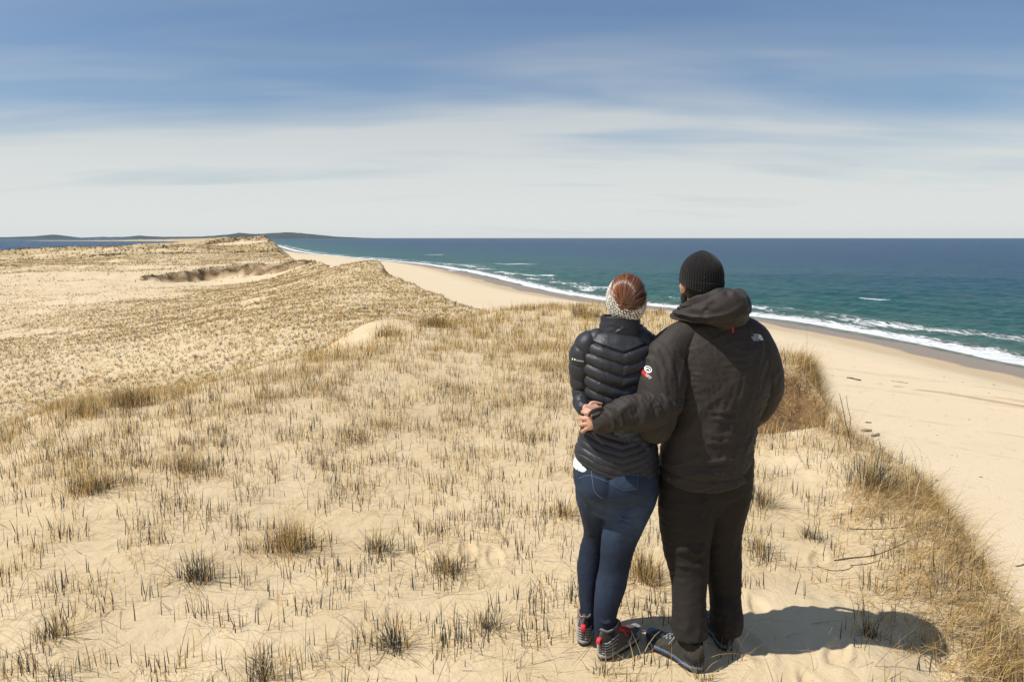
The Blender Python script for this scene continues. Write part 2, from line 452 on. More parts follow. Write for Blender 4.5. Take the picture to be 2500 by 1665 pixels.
# swell crests lie nearly parallel to the shore and shorten as they come in
ph = 2 * np.pi * (off + 2.4 * fbm(s_ / 34.0, off / 25.0, 5, 2)) / (8.5 + 0.03 * off)
sw = (0.5 + 0.5 * np.sin(ph)) ** 3
grp = 0.55 + 0.45 * vnoise(s_ / 26.0, off / 14.0, 8)
env = sstep(1.5, 12, off) * (1 - 0.55 * sstep(25, 90, off))
Zs = 0.50 * sw * env * grp * amp
for (a, wl, dr, sd_) in [(0.13, 5.1, 100, 1), (0.10, 3.3, 75, 2), (0.07, 2.2, 118, 3), (0.04, 1.5, 92, 4)]:
    u_ = X * math.cos(rad(dr)) + Y * math.sin(rad(dr)); v_ = -X * math.sin(rad(dr)) + Y * math.cos(rad(dr))
    Zs = Zs + a * vnoise(u_ / wl * 2, v_ / wl * 0.7, 40 + sd_) * amp * sstep(0, 5, off) * (1.0 if wl > 3 else sstep(260, 120, R_))
Zs = Zs + 0.02 + 0.10 * sstep(4, 0, off) * (0.5 + 0.5 * vnoise(s_ / 7.0, off / 3.0, 6))
sea_mat = bpy.data.materials.new('sea_water'); sea_mat.use_nodes = True
t = NT(sea_mat.node_tree)
geo = t.n('ShaderNodeNewGeometry').outputs['Position']
a_o = t.n('ShaderNodeAttribute', attribute_name='offshore').outputs['Fac']
a_a = t.n('ShaderNodeAttribute', attribute_name='along').outputs['Fac']
a_r = t.n('ShaderNodeAttribute', attribute_name='range').outputs['Fac']
a_sw = t.n('ShaderNodeAttribute', attribute_name='crest').outputs['Fac']
sd2 = t.n('ShaderNodeCombineXYZ', {0: a_a, 1: a_o, 2: 0.0}).outputs[0]
deep = t.ramp(t.maprange(t.math('ABSOLUTE', a_o), 0, 260, 0, 1, False), [(0.0, (0.18, 0.19, 0.14)), (0.03, (0.060, 0.125, 0.098)), (0.08, (0.024, 0.092, 0.082)), (0.28, (0.014, 0.070, 0.082)), (0.6, (0.008, 0.052, 0.090)), (1.0, (0.005, 0.040, 0.090))])
patch = t.noise(t.mapping(geo, (0.012, 0.03, 1), (0, 0, rad(12))), 1.0, 4, 0.55)
deep = t.mix(t.maprange(patch, 0.35, 0.7, 0.0, 0.45), deep, (0.008, 0.040, 0.060))
# chop: elongated ripples
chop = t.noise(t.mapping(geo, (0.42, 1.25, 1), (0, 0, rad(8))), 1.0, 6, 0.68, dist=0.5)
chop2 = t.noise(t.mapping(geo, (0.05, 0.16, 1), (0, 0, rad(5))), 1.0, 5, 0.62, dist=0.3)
deep = t.mix(t.maprange(chop, 0.46, 0.66, 0.0, 0.7), deep, t.mix(1.0, deep, (2.6, 2.2, 2.0), 'MULTIPLY'))  # brighter wave facets painted into the water colour
# foam
fn = t.noise(t.mapping(sd2, (0.42, 1.3, 1)), 1.0, 7, 0.74, dist=1.3)
fn2 = t.noise(t.mapping(sd2, (0.05, 0.11, 1)), 1.0, 3, 0.5)
fbig = t.noise(t.mapping(sd2, (0.022, 0.0, 1)), 1.0, 3, 0.6)
wob = t.math('MULTIPLY_ADD', t.math('SUBTRACT', fn2, 0.5), 4.0, a_o)
e0 = t.math('MULTIPLY', t.maprange(wob, -0.3, 0.3), t.maprange(wob, 1.0, 10.5, 1.0, 0.0))           # swash line
wd2 = t.math('MULTIPLY_ADD', t.math('SUBTRACT', fbig, 0.5), 26.0, a_o)
e1 = t.math('MULTIPLY', t.maprange(wd2, 7.5, 10.0), t.maprange(wd2, 10.0, 24.0, 1.0, 0.0))
e1 = t.math('MULTIPLY', e1, t.math('MULTIPLY', t.maprange(fn2, 0.38, 0.56), 0.74))
# more broken water where the shore turns, farther up the coast
upc = t.math('MULTIPLY', t.maprange(a_a, 285, 340), t.maprange(a_o, 60, 6, 0.0, 1.0))
st3 = t.noise(t.mapping(sd2, (0.018, 0.13, 1), (0, 0, rad(4))), 1.0, 5, 0.6, dist=0.4)
e2 = t.math('MULTIPLY', upc, t.maprange(st3, 0.55, 0.64, 0.0, 0.55))
dens = t.math('MAXIMUM', e0, t.math('MAXIMUM', e1, e2))
foam = t.maprange(t.math('ADD', fn, t.math('MULTIPLY', t.math('SUBTRACT', dens, 0.5), 0.36)), 0.50, 0.585)
foam = t.math('MULTIPLY', foam, t.maprange(dens, 0.02, 0.12))
wc = t.noise(t.mapping(geo, (0.10, 0.62, 1), (0, 0, rad(6))), 1.0, 5, 0.6, dist=0.3)
wcg = t.noise(t.mapping(geo, (0.02, 0.05, 1)), 1.0, 2, 0.5)
wcap = t.math('MULTIPLY', t.maprange(wc, 0.715, 0.74), t.maprange(wcg, 0.5, 0.62))
a_f = t.n('ShaderNodeAttribute', attribute_name='breaker').outputs['Fac']
brk = t.maprange(t.math('MULTIPLY_ADD', t.math('SUBTRACT', fn, 0.5), 0.9, a_f), 0.45, 0.6)
foam = t.math('MAXIMUM', foam, t.math('MAXIMUM', wcap, brk))
base = t.mix(foam, deep, (0.80, 0.81, 0.80))
bstr = t.math('MAXIMUM', t.maprange(a_r, 60, 900, 1.0, 0.4, False), 0.0)
bm = t.n('ShaderNodeBump', {'Height': t.math('ADD', t.math('MULTIPLY', chop, 0.4), t.math('MULTIPLY', foam, 0.12)), 'Strength': bstr, 'Distance': 1.4}).outputs[0]
bm = t.bump(chop2, 0.7, 2.5, bm)
pb = t.n('ShaderNodeBsdfPrincipled', {'Base Color': base, 'Roughness': t.maprange(foam, 0, 1, 0.30, 0.85, False), 'Normal': bm, 'IOR': 1.33, 'Specular IOR Level': t.maprange(foam, 0, 1, 0.14, 0.1, False)})
t.n('ShaderNodeOutputMaterial', {0: pb.outputs[0]})
# individual breakers: centre, half length along the shore direction, half width
BR = np.zeros(X.shape)
for (bx, by, hl, hw, rot) in [(69.5, 141, 5.0, 0.6, -8), (23, 176, 10, 0.9, -12), (2, 330, 18, 1.2, -3), (-30, 330, 10, 1.0, -3), (40, 138, 6, 0.7, -30), (-20, 265, 14, 1.2, -25), (8, 232, 12, 1.0, -30), (-60, 520, 24, 2.5, 0)]:
    c, s = math.cos(rad(rot)), math.sin(rad(rot))
    u_ = (X - bx) * c + (Y - by) * s; v_ = -(X - bx) * s + (Y - by) * c
    v_ = v_ + 0.5 * vnoise(u_ / 3.0, u_ * 0 + by, 3)
    b = sstep(1.0, 0.2, np.abs(u_) / hl) * sstep(1.0, 0.2, np.abs(v_) / (hw * 1.6))
    BR = np.maximum(BR, b)
Zs = Zs + 0.30 * BR * amp
V = np.stack([X.ravel(), Y.ravel(), Zs.ravel()], -1)
sea = make_mesh('sea', V, grid_faces(I), sea_mat, attrs={'offshore': ds.ravel(), 'along': s_.ravel(), 'range': R_.ravel(), 'crest': sw.ravel(), 'breaker': BR.ravel()})
tag(sea, 'blue green sea breaking in white foam along the beach', 'sea', kind='structure')

# ------------------------------------------------------------------ far hills
h_mat = bpy.data.materials.new('wooded_hill'); h_mat.use_nodes = True
t = NT(h_mat.node_tree)
geo = t.n('ShaderNodeNewGeometry').outputs['Position']
nb = t.noise(geo, 0.006, 6, 0.65)
pb = t.n('ShaderNodeBsdfPrincipled', {'Base Color': t.mix(nb, (0.030, 0.048, 0.052), (0.085, 0.105, 0.095)), 'Roughness': 1.0, 'Specular IOR Level': 0.05})
t.n('ShaderNodeOutputMaterial', {0: pb.outputs[0]})


def hill_strip(name, label, prof, dist, depth):
    """prof: (px in the 2354-wide view, height in px over the sea line) turned into metres at dist"""
    px = np.array([p[0] for p in prof], float); ph = np.array([p[1] for p in prof], float)
    n = 260; m = 14
    u = np.linspace(px[0], px[-1], n)
    hh = np.interp(u, px, ph) * 1.062 / 1800 * dist
    hh = np.convolve(np.pad(hh, 3, 'edge'), np.ones(7) / 7, 'valid')
    xs = (u * 1.062 - 1250) / 1800 * dist
    hh = hh * (1 + 0.10 * fbm(xs / 130, xs * 0, 7, 3)) - 1
    V = []; v = np.linspace(0, 1, m)
    for j in range(m):
        w_ = math.sin(math.pi * min(1, v[j] / 0.55) / 2) if v[j] < 0.55 else math.cos(math.pi / 2 * (v[j] - 0.55) / 0.45)
        yy = dist + (v[j] - 0.55) * depth + 60 * fbm(xs / 300, xs * 0 + j * 0.3, 12, 2)
        V.append(np.stack([xs * (1 + (v[j] - 0.55) * depth / dist), yy, np.maximum(hh * w_ ** 0.8 * (1 + 0.08 * vnoise(xs / 90, xs * 0 + j * 1.1, 4)), -1.5)], -1))
    V = np.concatenate(V); I = np.arange(n * m).reshape(m, n)
    o = make_mesh(name, V, grid_faces(I)[:, ::-1], h_mat)
    tag(o, label, 'hills', kind='structure')
hill_strip('hills', 'low blue wooded headland across the lagoon at far left', [(-260, 2), (-60, 4), (0, 3.5), (40, 4), (90, 6), (130, 9.5), (160, 7), (200, 2), (225, 0.2)], 7000, 900)
hill_strip('hills', 'thin blue far shore between the two nearer headlands', [(190, 1.2), (240, 3.4), (300, 2), (420, 3), (560, 4), (640, 3)], 10500, 900)
hill_strip('hills', 'long blue ridge behind the end of the sand spit', [(240, 0.2), (265, 4), (290, 3.5), (330, 7), (350, 5), (400, 4), (470, 4.6), (520, 8), (560, 13.5), (590, 10), (625, 11.5), (665, 14.5), (700, 12.5), (740, 8.0), (775, 4.6), (830, 2.2), (880, 0.7), (905, 0.0)], 8200, 1400)

# ------------------------------------------------------------------ grass
rng = np.random.default_rng(7)
gr_mat = bpy.data.materials.new('dry_grass'); gr_mat.use_nodes = True
t = NT(gr_mat.node_tree)
ca = t.n('ShaderNodeAttribute', attribute_name='Col').outputs['Color']
pb = t.n('ShaderNodeBsdfPrincipled', {'Base Color': ca, 'Roughness': 0.7, 'Specular IOR Level': 0.25})
tr = t.n('ShaderNodeBsdfTranslucent', {'Color': ca})
ms = t.n('ShaderNodeMixShader', {0: 0.34, 1: pb.outputs[0], 2: tr.outputs[0]})
t.n('ShaderNodeOutputMaterial', {0: ms.outputs[0]})


def blades(base, az, lean, curve, L, W, col, K=4, face=None, tipcol=None):
    """ribbons: base (n,3), all others (n,) -> V, F, C"""
    n = len(base)
    tt = np.linspace(0, 1, K)
    ang = lean[:, None] + curve[:, None] * tt[None, :] ** 1.3
    seg = (L / (K - 1))[:, None]
    am = 0.5 * (ang[:, 1:] + ang[:, :-1])
    hx = np.concatenate([np.zeros((n, 1)), np.cumsum(np.sin(am) * seg, 1)], 1)
    hz = np.concatenate([np.zeros((n, 1)), np.cumsum(np.cos(am) * seg, 1)], 1)
    P = np.stack([base[:, 0:1] + hx * np.cos(az)[:, None], base[:, 1:2] + hx * np.sin(az)[:, None], base[:, 2:3] + hz], -1)
    fa = az + np.pi / 2 if face is None else face
    wv = np.stack([np.cos(fa), np.sin(fa), np.zeros(n)], -1)
    wt = W[:, None] * 0.5 * (1 - 0.85 * tt[None, :] ** 2)
    A = P - wv[:, None, :] * wt[:, :, None]; B = P + wv[:, None, :] * wt[:, :, None]
    V = np.stack([A, B], 2).reshape(-1, 3)
    i = (np.arange(n) * K * 2)[:, None] + (np.arange(K - 1) * 2)[None, :]
    F = np.stack([i, i + 1, i + 3, i + 2], -1).reshape(-1, 4)
    tc_ = col * 1.0 if tipcol is None else tipcol
    C = (col[:, None, :] * (1 - tt[None, :, None]) + tc_[:, None, :] * tt[None, :, None])
    C = np.repeat(C[:, :, None, :], 2, 2).reshape(-1, 3)
    return V, F, C


def merge(parts):
    Vs, Fs, Cs = [], [], []; o = 0
    for V, F, C in parts:
        Vs.append(V); Fs.append(F + o); Cs.append(C); o += len(V)
    return np.vstack(Vs), np.vstack(Fs), np.vstack(Cs)


GOLD = np.array([0.60, 0.41, 0.145]); STRAW = np.array([0.72, 0.59, 0.34]); DARK = np.array([0.042, 0.052, 0.060]); BROWN = np.array([0.33, 0.205, 0.075]); GREY = np.array([0.15, 0.135, 0.10])


def pick(n, cols, ps, jit=0.18):
    k = rng.choice(len(cols), n, p=np.array(ps) / sum(ps))
    c = np.array(cols)[k]
    return np.clip(c * (1 + rng.normal(0, jit, (n, 1))), 0.01, 0.9)


def rep(pts, per, spread):
    b = np.repeat(pts, per, 0)
    a = rng.uniform(0, 2 * np.pi, len(b)); r = spread * np.sqrt(rng.uniform(0, 1, len(b)))
    return b + np.stack([np.cos(a) * r, np.sin(a) * r], -1)


def drop(xy):
    return np.c_[xy, terrain(xy[:, 0], xy[:, 1]) - 0.012]


# near dune top -------------------------------------------------
N = 200000
xy = np.c_[rng.uniform(-15, 6, N), rng.uniform(1.2, 19, N)]
de, _ = poly_dist(xy[:, 0], xy[:, 1], EDGE)
view = (np.abs(xy[:, 0]) < 0.85 * xy[:, 1] + 2.6)
xy = xy[(de < 0.5) & view]; de = de[(de < 0.5) & view]
hx, hy = xy[:, 0], xy[:, 1]
cl = 0.5 * fbm(hx / 1.1, hy / 1.1, 201, 3) + 0.75 * fbm(hx / 0.36, hy / 0.36, 205, 2)
patch_ = sstep(-0.32, 0.45, cl)
# thin near the feet, thicker towards the crest and on the left
dn = 0.48 + 0.06 * sstep(4.2, 7.5, hy) - 0.16 * sstep(9, 14, hy) + 0.22 * sstep(-1.0, -3.5, hx) * sstep(4, 7, hy) * sstep(11, 8, hy)
dn = dn * (0.14 + 1.15 * patch_) * 0.62
lefty = hx + 2.8 + 0.19 * (hy - 9)                       # open sand patch under the left crest
dn = dn * (1 - 0.8 * sstep(0.9, 0.25, np.hypot((hx + 2.6) / 1.5, (hy - 13.2) / 2.6)))
dn = dn * (1 - 0.75 * sstep(1.0, 0.5, np.hypot((hx - 1.35) / 1.0, (hy - 3.3) / 0.8)))
dn = dn * (1 - 0.55 * sstep(1.0, 0.6, np.hypot((hx - 2.2) / 0.8, (hy - 5.0) / 1.6)))
LCp = [(-4.0, 9.6), (-3.6, 11.0), (-3.0, 14), (-2.2, 15.6), (-0.3, 17.6)]
dlp, _ = poly_dist(hx, hy, LCp)
dn = dn * (1 - 0.65 * sstep(1.2, 0.2, np.abs(dlp)))
dn = dn * (1 - 0.30 * sstep(6.5, 4.5, hy))
keep = rng.uniform(0, 1, len(xy)) < dn * 0.72
P0 = xy[keep]; cl0 = patch_[keep]
print('near tufts', len(P0))
stub_n = (rng.integers(1, 7, len(P0)) * (1 + 0.9 * cl0 * sstep(8, 5, P0[:, 1]))).astype(int)
xs = rep(P0, 1, 0.0)
sb = np.repeat(P0, stub_n, 0); sb = sb + rng.normal(0, 1, sb.shape) * [0.05, 0.03]
dist = np.hypot(sb[:, 0], sb[:, 1])
n = len(sb)
parts = []
b3 = drop(sb)
Lh = rng.uniform(0.045, 0.145, n) * (1 + 0.25 * sstep(8, 15, dist))
azs = rng.uniform(0, 2 * np.pi, n)
cs = pick(n, [DARK, GREY, BROWN, GOLD], [6, 2.0, 1.2, 1.3])
gl = rng.uniform(0, 1, n) < 0.70 * sstep(5.5, 12, dist)
cs[gl] = pick(int(gl.sum()), [GOLD, STRAW, BROWN], [5, 3, 1.2])
Wd = rng.uniform(0.0033, 0.0066, n) * (1 + 0.4 * sstep(7, 16, dist))
fc = rng.uniform(-0.6, 0.6, n)
parts.append(blades(b3, azs, np.abs(rng.normal(0, 0.13, n)), rng.normal(0, 0.12, n), Lh, Wd, cs * 1.25, 3, face=fc))
# fine curved leaves
lf_n = rng.integers(3, 11, len(P0)); lf = np.repeat(P0, lf_n, 0) + rng.normal(0, 0.05, (lf_n.sum(), 2))
n = len(lf); dist = np.hypot(lf[:, 0], lf[:, 1])
parts.append(blades(drop(lf), rng.uniform(0, 2 * np.pi, n), rng.uniform(0.25, 1.2, n), rng.uniform(0.2, 1.5, n), rng.uniform(0.07, 0.34, n) * (1 - 0.35 * sstep(7, 14, dist)), rng.uniform(0.0016, 0.003, n) * (1 + 0.7 * sstep(7, 16, dist)), pick(n, [GOLD, STRAW, BROWN, GREY, DARK], [5, 2.8, 1.4, 1.2, 0.9]), 6))
# straw lying on the sand
n = int(len(P0) * 1.3); ly = P0[rng.integers(0, len(P0), n)] + rng.normal(0, 0.22, (n, 2))
parts.append(blades(drop(ly) + [0, 0, 0.016], rng.normal(0.2, 1.2, n), np.full(n, 1.50), rng.uniform(-0.1, 0.1, n), rng.uniform(0.06, 0.26, n), rng.uniform(0.0016, 0.0032, n), pick(n, [GOLD, STRAW, GREY, DARK], [2, 3, 2, 1]), 3))
# golden tussocks thickening the crest lines
Nc = 26000
cx = np.c_[rng.uniform(-8, 4.5, Nc), rng.uniform(2.2, 19, Nc)]
de, _ = poly_dist(cx[:, 0], cx[:, 1], EDGE)
crest = sstep(-0.32, 0.0, de) * sstep(0.7, 0.3, de) * sstep(-0.25, 0.25, fbm(cx[:, 0] / 0.9, cx[:, 1] / 0.9, 217, 2))
LC = [(-6.5, 6.6), (-5.2, 8.0), (-4.5, 8.6), (-4.0, 9.6), (-3.6, 11.0), (-3.0, 14), (-2.2, 15.6), (-0.3, 17.6), (1.9, 17.8)]
dl, _ = poly_dist(cx[:, 0], cx[:, 1], LC)
crl = sstep(1.1, 0.1, np.abs(dl)) * (0.04 + 0.8 * sstep(-3.6, -4.6, cx[:, 0]) + 0.5 * sstep(-2.6, -1.0, cx[:, 0]) * sstep(1.0, -0.6, cx[:, 0]) + 0.35 * sstep(0.5, 1.5, cx[:, 0]))
pb_ = np.maximum(crest * 0.7, 0.6 * crl) * (0.35 + 0.65 * sstep(-0.3, 0.3, fbm(cx[:, 0] / 0.5, cx[:, 1] / 0.5, 211, 2))) * (np.abs(cx[:, 0]) < 0.76 * cx[:, 1] + 0.6)
pb_ = np.maximum(pb_, 0.055 * sstep(6.5, 14, cx[:, 1]) * (de < 0) * sstep(-0.2, 0.3, fbm(cx[:, 0] / 1.3, cx[:, 1] / 1.3, 215, 2)))
kc = cx[rng.uniform(0, 1, Nc) < pb_ * 0.42]
print('crest tufts', len(kc))
m_ = rng.integers(9, 22, len(kc)); q = np.repeat(kc, m_, 0) + rng.normal(0, 0.055, (m_.sum(), 2))
n = len(q); deq, _ = poly_dist(q[:, 0], q[:, 1], EDGE)
sea_side = sstep(-0.5, 0.1, deq) * (q[:, 1] < 17)
azq = np.where(rng.uniform(0, 1, n) < 0.65 * sea_side, rng.normal(-0.5, 0.7, n), rng.uniform(0, 2 * np.pi, n))
parts.append(blades(drop(q), azq, rng.uniform(0.05, 0.8, n) + 0.25 * sea_side, rng.uniform(0.2, 1.5, n), rng.uniform(0.14, 0.36, n) * (1 + 0.25 * sea_side), rng.uniform(0.0018, 0.0036, n) * (1 + 0.6 * sstep(7, 16, q[:, 1])), pick(n, [GOLD, BROWN, STRAW, GREY], [6, 2.2, 2.2, 0.7]), 5))
V, F, C = merge(parts)
print('near grass faces', len(F))
g1 = make_mesh('dune_grass', V, F, gr_mat, col=C, smooth=False)
tag(g1, 'dry stubbly grass shoots and straw scattered over the near dune top', 'grass', kind='stuff')


def tuft_field(name, label, N, x0, x1, y0, y1, keepf, per, h0, h1, wd, cols, ps, lean=0.55):
    xy = np.c_[rng.uniform(x0, x1, N), rng.uniform(y0, y1, N)]
    xy = xy[(xy[:, 0] / xy[:, 1] > -0.86) & (xy[:, 0] / xy[:, 1] < 0.15)]
    de, _ = poly_dist(xy[:, 0], xy[:, 1], EDGE)
    p = keepf(xy, de)
    xy = xy[rng.uniform(0, 1, len(xy)) < p]
    sc = rng.uniform(0.6, 1.35, len(xy))
    k = np.repeat(np.arange(len(xy)), per)
    q = xy[k] + rng.normal(0, 1, (len(k), 2)) * (h0 * 0.22)
    n = len(q)
    zc = np.repeat(terrain(xy[:, 0], xy[:, 1]) - 0.03, per)
    tint = pick(len(xy), cols, ps)[k] * (1 + rng.normal(0, 0.15, (n, 1)))
    Vf, Ff, Cf = blades(np.c_[q, zc], rng.uniform(0, 2 * np.pi, n), rng.uniform(0.0, lean, n), rng.uniform(0.1, 1.0, n), rng.uniform(h0, h1, n) * sc[k], wd * rng.uniform(0.7, 1.3, n), np.clip(tint, 0.01, 0.8), 3, face=rng.uniform(-1.2, 1.2, n))
    print(name, len(xy), len(Ff))
    o = make_mesh(name, Vf, Ff, gr_mat, col=Cf, smooth=False)
    tag(o, label, 'grass', kind='stuff')


def k_mid(xy, de):
    r = np.hypot(xy[:, 0], xy[:, 1])
    v = veg_mask(xy[:, 0], xy[:, 1], de)
    near = (xy[:, 1] < 19) & (poly_dist(xy[:, 0], xy[:, 1], LC)[0] > -0.6)
    dl_ = np.abs(poly_dist(xy[:, 0], xy[:, 1], LC)[0]); v = v * (0.25 + 0.75 * sstep(1.0, 6.0, dl_ + 4 * (xy[:, 1] < 9)))
    return np.where((de < 0.9) & ~near, (0.10 + 0.9 * v) * (0.9 - 0.45 * sstep(60, 95, r)), 0)
tuft_field('dune_grass', 'small dry grass tufts dotting the hollow and slope beyond the near crest', 260000, -75, 4, 9, 100, k_mid, 6, 0.10, 0.20, 0.013, [GOLD, GREY, BROWN, DARK, STRAW], [6, 1.6, 1.8, 2.1, 0.8])


def k_far(xy, de):
    v = veg_mask(xy[:, 0], xy[:, 1], de)
    p = 0.02 + 0.98 * v ** 1.3
    for (bx, by, ax, ay, dep) in BLOW:
        if dep == 0: continue
        q = np.hypot((xy[:, 0] - bx) / ax, (xy[:, 1] - by) / ay) + 0.13 * fbm(xy[:, 0] / 4.0, xy[:, 1] / 4.0, 61, 3)
        bk = sstep(-0.5, 0.2, (xy[:, 1] - by) / ay)
        p = np.maximum(p, bk * sstep(0.88, 0.94, q) * sstep(1.10, 1.0, q)); p = np.maximum(p, 0.35 * bk * (vnoise(xy[:, 0] / 1.6, xy[:, 1] / 1.6, 66) > 0.35) * sstep(0.55, 0.65, q) * sstep(1.0, 0.9, q))
    return np.where(de < 1.5, p, 0)
tuft_field('dune_grass', 'pale grass clumps over the middle dunes around the blowout', 34000, -190, -5, 90, 220, k_far, 7, 0.19, 0.40, 0.03, [GOLD, GREY, BROWN, DARK, STRAW], [4, 1.6, 2.4, 2.0, 0.8])
tuft_field('dune_grass', 'far hummocks of dark grass along the spit', 16000, -420, -40, 220, 560, k_far, 7, 0.5, 1.0, 0.10, [BROWN, GREY, GOLD, DARK], [3, 2, 2.5, 1.2])


def rim_field():
    """clumps that hang on the rims of the blowouts and slump down their faces"""
    parts = []
    for (bx, by, ax, ay, dep) in BLOW:
        if dep == 0: continue
        for (n, q0, q1, hh, cc) in [(420, 0.96, 1.05, 0.48, 1.0), (120, 0.66, 0.95, 0.34, 0.6)]:
            a = rng.uniform(-0.15, math.pi + 0.35, n); q = rng.uniform(q0, q1, n)
            x = bx + np.cos(a) * q * ax; y = by + np.sin(a) * q * ay
            q2 = q - 0.13 * fbm(x / 4.0, y / 4.0, 61, 3); x = bx + np.cos(a) * q2 * ax; y = by + np.sin(a) * q2 * ay
            if cc < 1:
                k = vnoise(x / 1.8, y / 1.8, 66) > 0.05; x, y = x[k], y[k]
            per = 9; b = np.repeat(np.c_[x, y], per, 0) + rng.normal(0, 0.22, (len(x) * per, 2)); m = len(b)
            sc = (by / 110) ** 0.6
            parts.append(blades(drop(b), rng.normal(-1.5, 1.2, m), rng.uniform(0.1, 1.6, m), rng.uniform(0.2, 1.4, m), rng.uniform(0.4, 1.0, m) * hh * sc, np.full(m, 0.05) * sc, pick(m, [BROWN, DARK, GREY, GOLD], [3, 5, 1.5, 0.6]), 3))
    V, F, C = merge(parts)
    tag(make_mesh('blowout_rim_grass', V, F, gr_mat, col=C, smooth=False), 'dark matted grass and roots hanging from the rims of the blowouts', 'grass', kind='stuff')
rim_field()


# a thin sea air round everything
hz_mat = bpy.data.materials.new('sea_air'); hz_mat.use_nodes = True
t = NT(hz_mat.node_tree)
pv = t.n('ShaderNodeVolumePrincipled', {'Color': (0.86, 0.92, 1.0, 1), 'Density': 0.000014, 'Anisotropy': 0.2})
t.n('ShaderNodeOutputMaterial', {'Volume': pv.outputs[0]})
hx_, hy_, hz0, hz1 = 15500, 15500, -8.0, 110.0
hv = np.array([[sx * hx_, sy * hy_, z_] for z_ in (hz0, hz1) for sy in (-1, 1) for sx in (-1, 1)])
hf = np.array([[0, 2, 3, 1], [4, 5, 7, 6], [0, 1, 5, 4], [2, 6, 7, 3], [0, 4, 6, 2], [1, 3, 7, 5]])
tag(make_mesh('haze', hv, hf, hz_mat, smooth=False), 'thin pale sea haze', 'haze', kind='stuff')
# ================================================================== people
FPX = 1800.0; _cp, _sp = math.cos(rad(7.985)), math.sin(rad(7.985))


def at(u, v, Y):
    """measured point of the photograph (2500 px wide) at depth Y -> world metres"""
    a = (u - 1250) / FPX; b = (832.5 - v) / FPX
    y = _cp + b * _sp; t_ = Y / y
    return np.array([a * t_, Y, 12 + t_ * (-_sp + b * _cp)])


def gp(u, v, z=10.04):
    a = (u - 1250) / FPX; b = (832.5 - v) / FPX
    y = _cp + b * _sp; zz_ = -_sp + b * _cp; t_ = (z - 12) / zz_
    return np.array([a * t_, y * t_, z])


def row(v, ul, ur, Y, dep):
    """one cross-section of a garment: centre, half width, half depth"""
    p = at(ul, v, Y); q = at(ur, v, Y)
    c = (p + q) / 2
    return (*c, np.linalg.norm(q - p) / 2, dep)


def crom(K, n):
    K = np.asarray(K, float); m = len(K)
    t_ = np.linspace(0, m - 1, n); i = np.minimum(t_.astype(int), m - 2); f = (t_ - i)[:, None]
    p0 = K[np.maximum(i - 1, 0)]; p1 = K[i]; p2 = K[i + 1]; p3 = K[np.minimum(i + 2, m - 1)]
    return 0.5 * (2 * p1 + (p2 - p0) * f + (2 * p0 - 5 * p1 + 4 * p2 - p3) * f ** 2 + (3 * p1 - p0 - 3 * p2 + p3) * f ** 3)


def loft(keys, ns=60, nt=48, ref=(1, 0, 0), expo=2.0, start='open', end='open', horiz=0.0, th0=math.pi / 2):
    """keys: (x,y,z,ra,rb). Sections stand across the path; ra is measured along ref. Returns grid P (rows,nt,3), S (rows,nt), TH (rows,nt)."""
    K = crom(keys, ns)
    C = K[:, :3]; ra = K[:, 3]; rb = K[:, 4]
    T = np.gradient(C, axis=0); T /= np.linalg.norm(T, axis=1)[:, None] + 1e-9
    if horiz:
        zz = np.array([0, 0, np.sign(T[:, 2].mean())]); T = T * (1 - horiz) + zz * horiz; T /= np.linalg.norm(T, axis=1)[:, None]
    ref = np.asarray(ref, float)
    A = ref[None, :] - (T @ ref)[:, None] * T; A /= np.linalg.norm(A, axis=1)[:, None]
    B = np.cross(T, A)
    arc = np.concatenate([[0], np.cumsum(np.linalg.norm(np.diff(C, axis=0), axis=1))])
    rows = [(C[i], A[i], B[i], ra[i], rb[i], arc[i]) for i in range(ns)]
    def cap(idx, kind, sgn):
        c, a, b, r1, r2, s = rows[idx]; t_ = T[idx] * sgn; out = []
        if kind == 'round':
            for k in np.linspace(0.25, 1.0, 7):
                ang = k * math.pi / 2; rm = min(r1, r2)
                out.append((c + t_ * rm * math.sin(ang) * 0.8, a, b, max(r1 * math.cos(ang), 1e-4), max(r2 * math.cos(ang), 1e-4), s + sgn * rm * k))
        elif kind == 'hem':
            out.append((c + t_ * 0.003, a, b, r1 - 0.003, r2 - 0.003, s))
            out.append((c + t_ * 0.001, a, b, r1 - 0.007, r2 - 0.007, s))
            out.append((c - t_ * 0.05, a, b, r1 - 0.012, r2 - 0.012, s - sgn * .05))
        elif kind == 'flat':
            out.append((c, a, b, 1e-4, 1e-4, s))
        return out
    rows = cap(0, start, -1)[::-1] + rows + cap(ns - 1, end, 1)
    th_ = th0 + np.linspace(0, 2 * np.pi, nt, endpoint=False)
    ct, st = np.cos(th_), np.sin(th_)
    e = 2.0 / expo
    cx = np.sign(ct) * np.abs(ct) ** e; sx = np.sign(st) * np.abs(st) ** e
    P = np.array([c[None, :] + np.outer(cx * r1, a) + np.outer(sx * r2, b) for (c, a, b, r1, r2, s) in rows])
    S = np.repeat(np.array([r_[5] for r_ in rows])[:, None], nt, 1)
    R = np.array([0.5 * (r_[3] + r_[4]) for r_ in rows])[:, None]
    TH = np.repeat(th_[None, :] - th0, len(rows), 0)
    return P, S, TH, R * TH


def gnorm(P):
    du = np.roll(P, -1, 1) - np.roll(P, 1, 1)
    dv = np.gradient(P, axis=0)
    N = np.cross(du, dv); N /= np.linalg.norm(N, axis=2)[:, :, None] + 1e-12
    c = P.mean(1, keepdims=True)
    if ((P - c) * N).sum() < 0: N = -N
    return N


def gfaces(nr_, nt_, off=0):
    i = np.arange(nr_ * nt_).reshape(nr_, nt_) + off
    j = np.roll(i, -1, 1)
    return np.stack([i[:-1].ravel(), j[:-1].ravel(), j[1:].ravel(), i[1:].ravel()], -1)


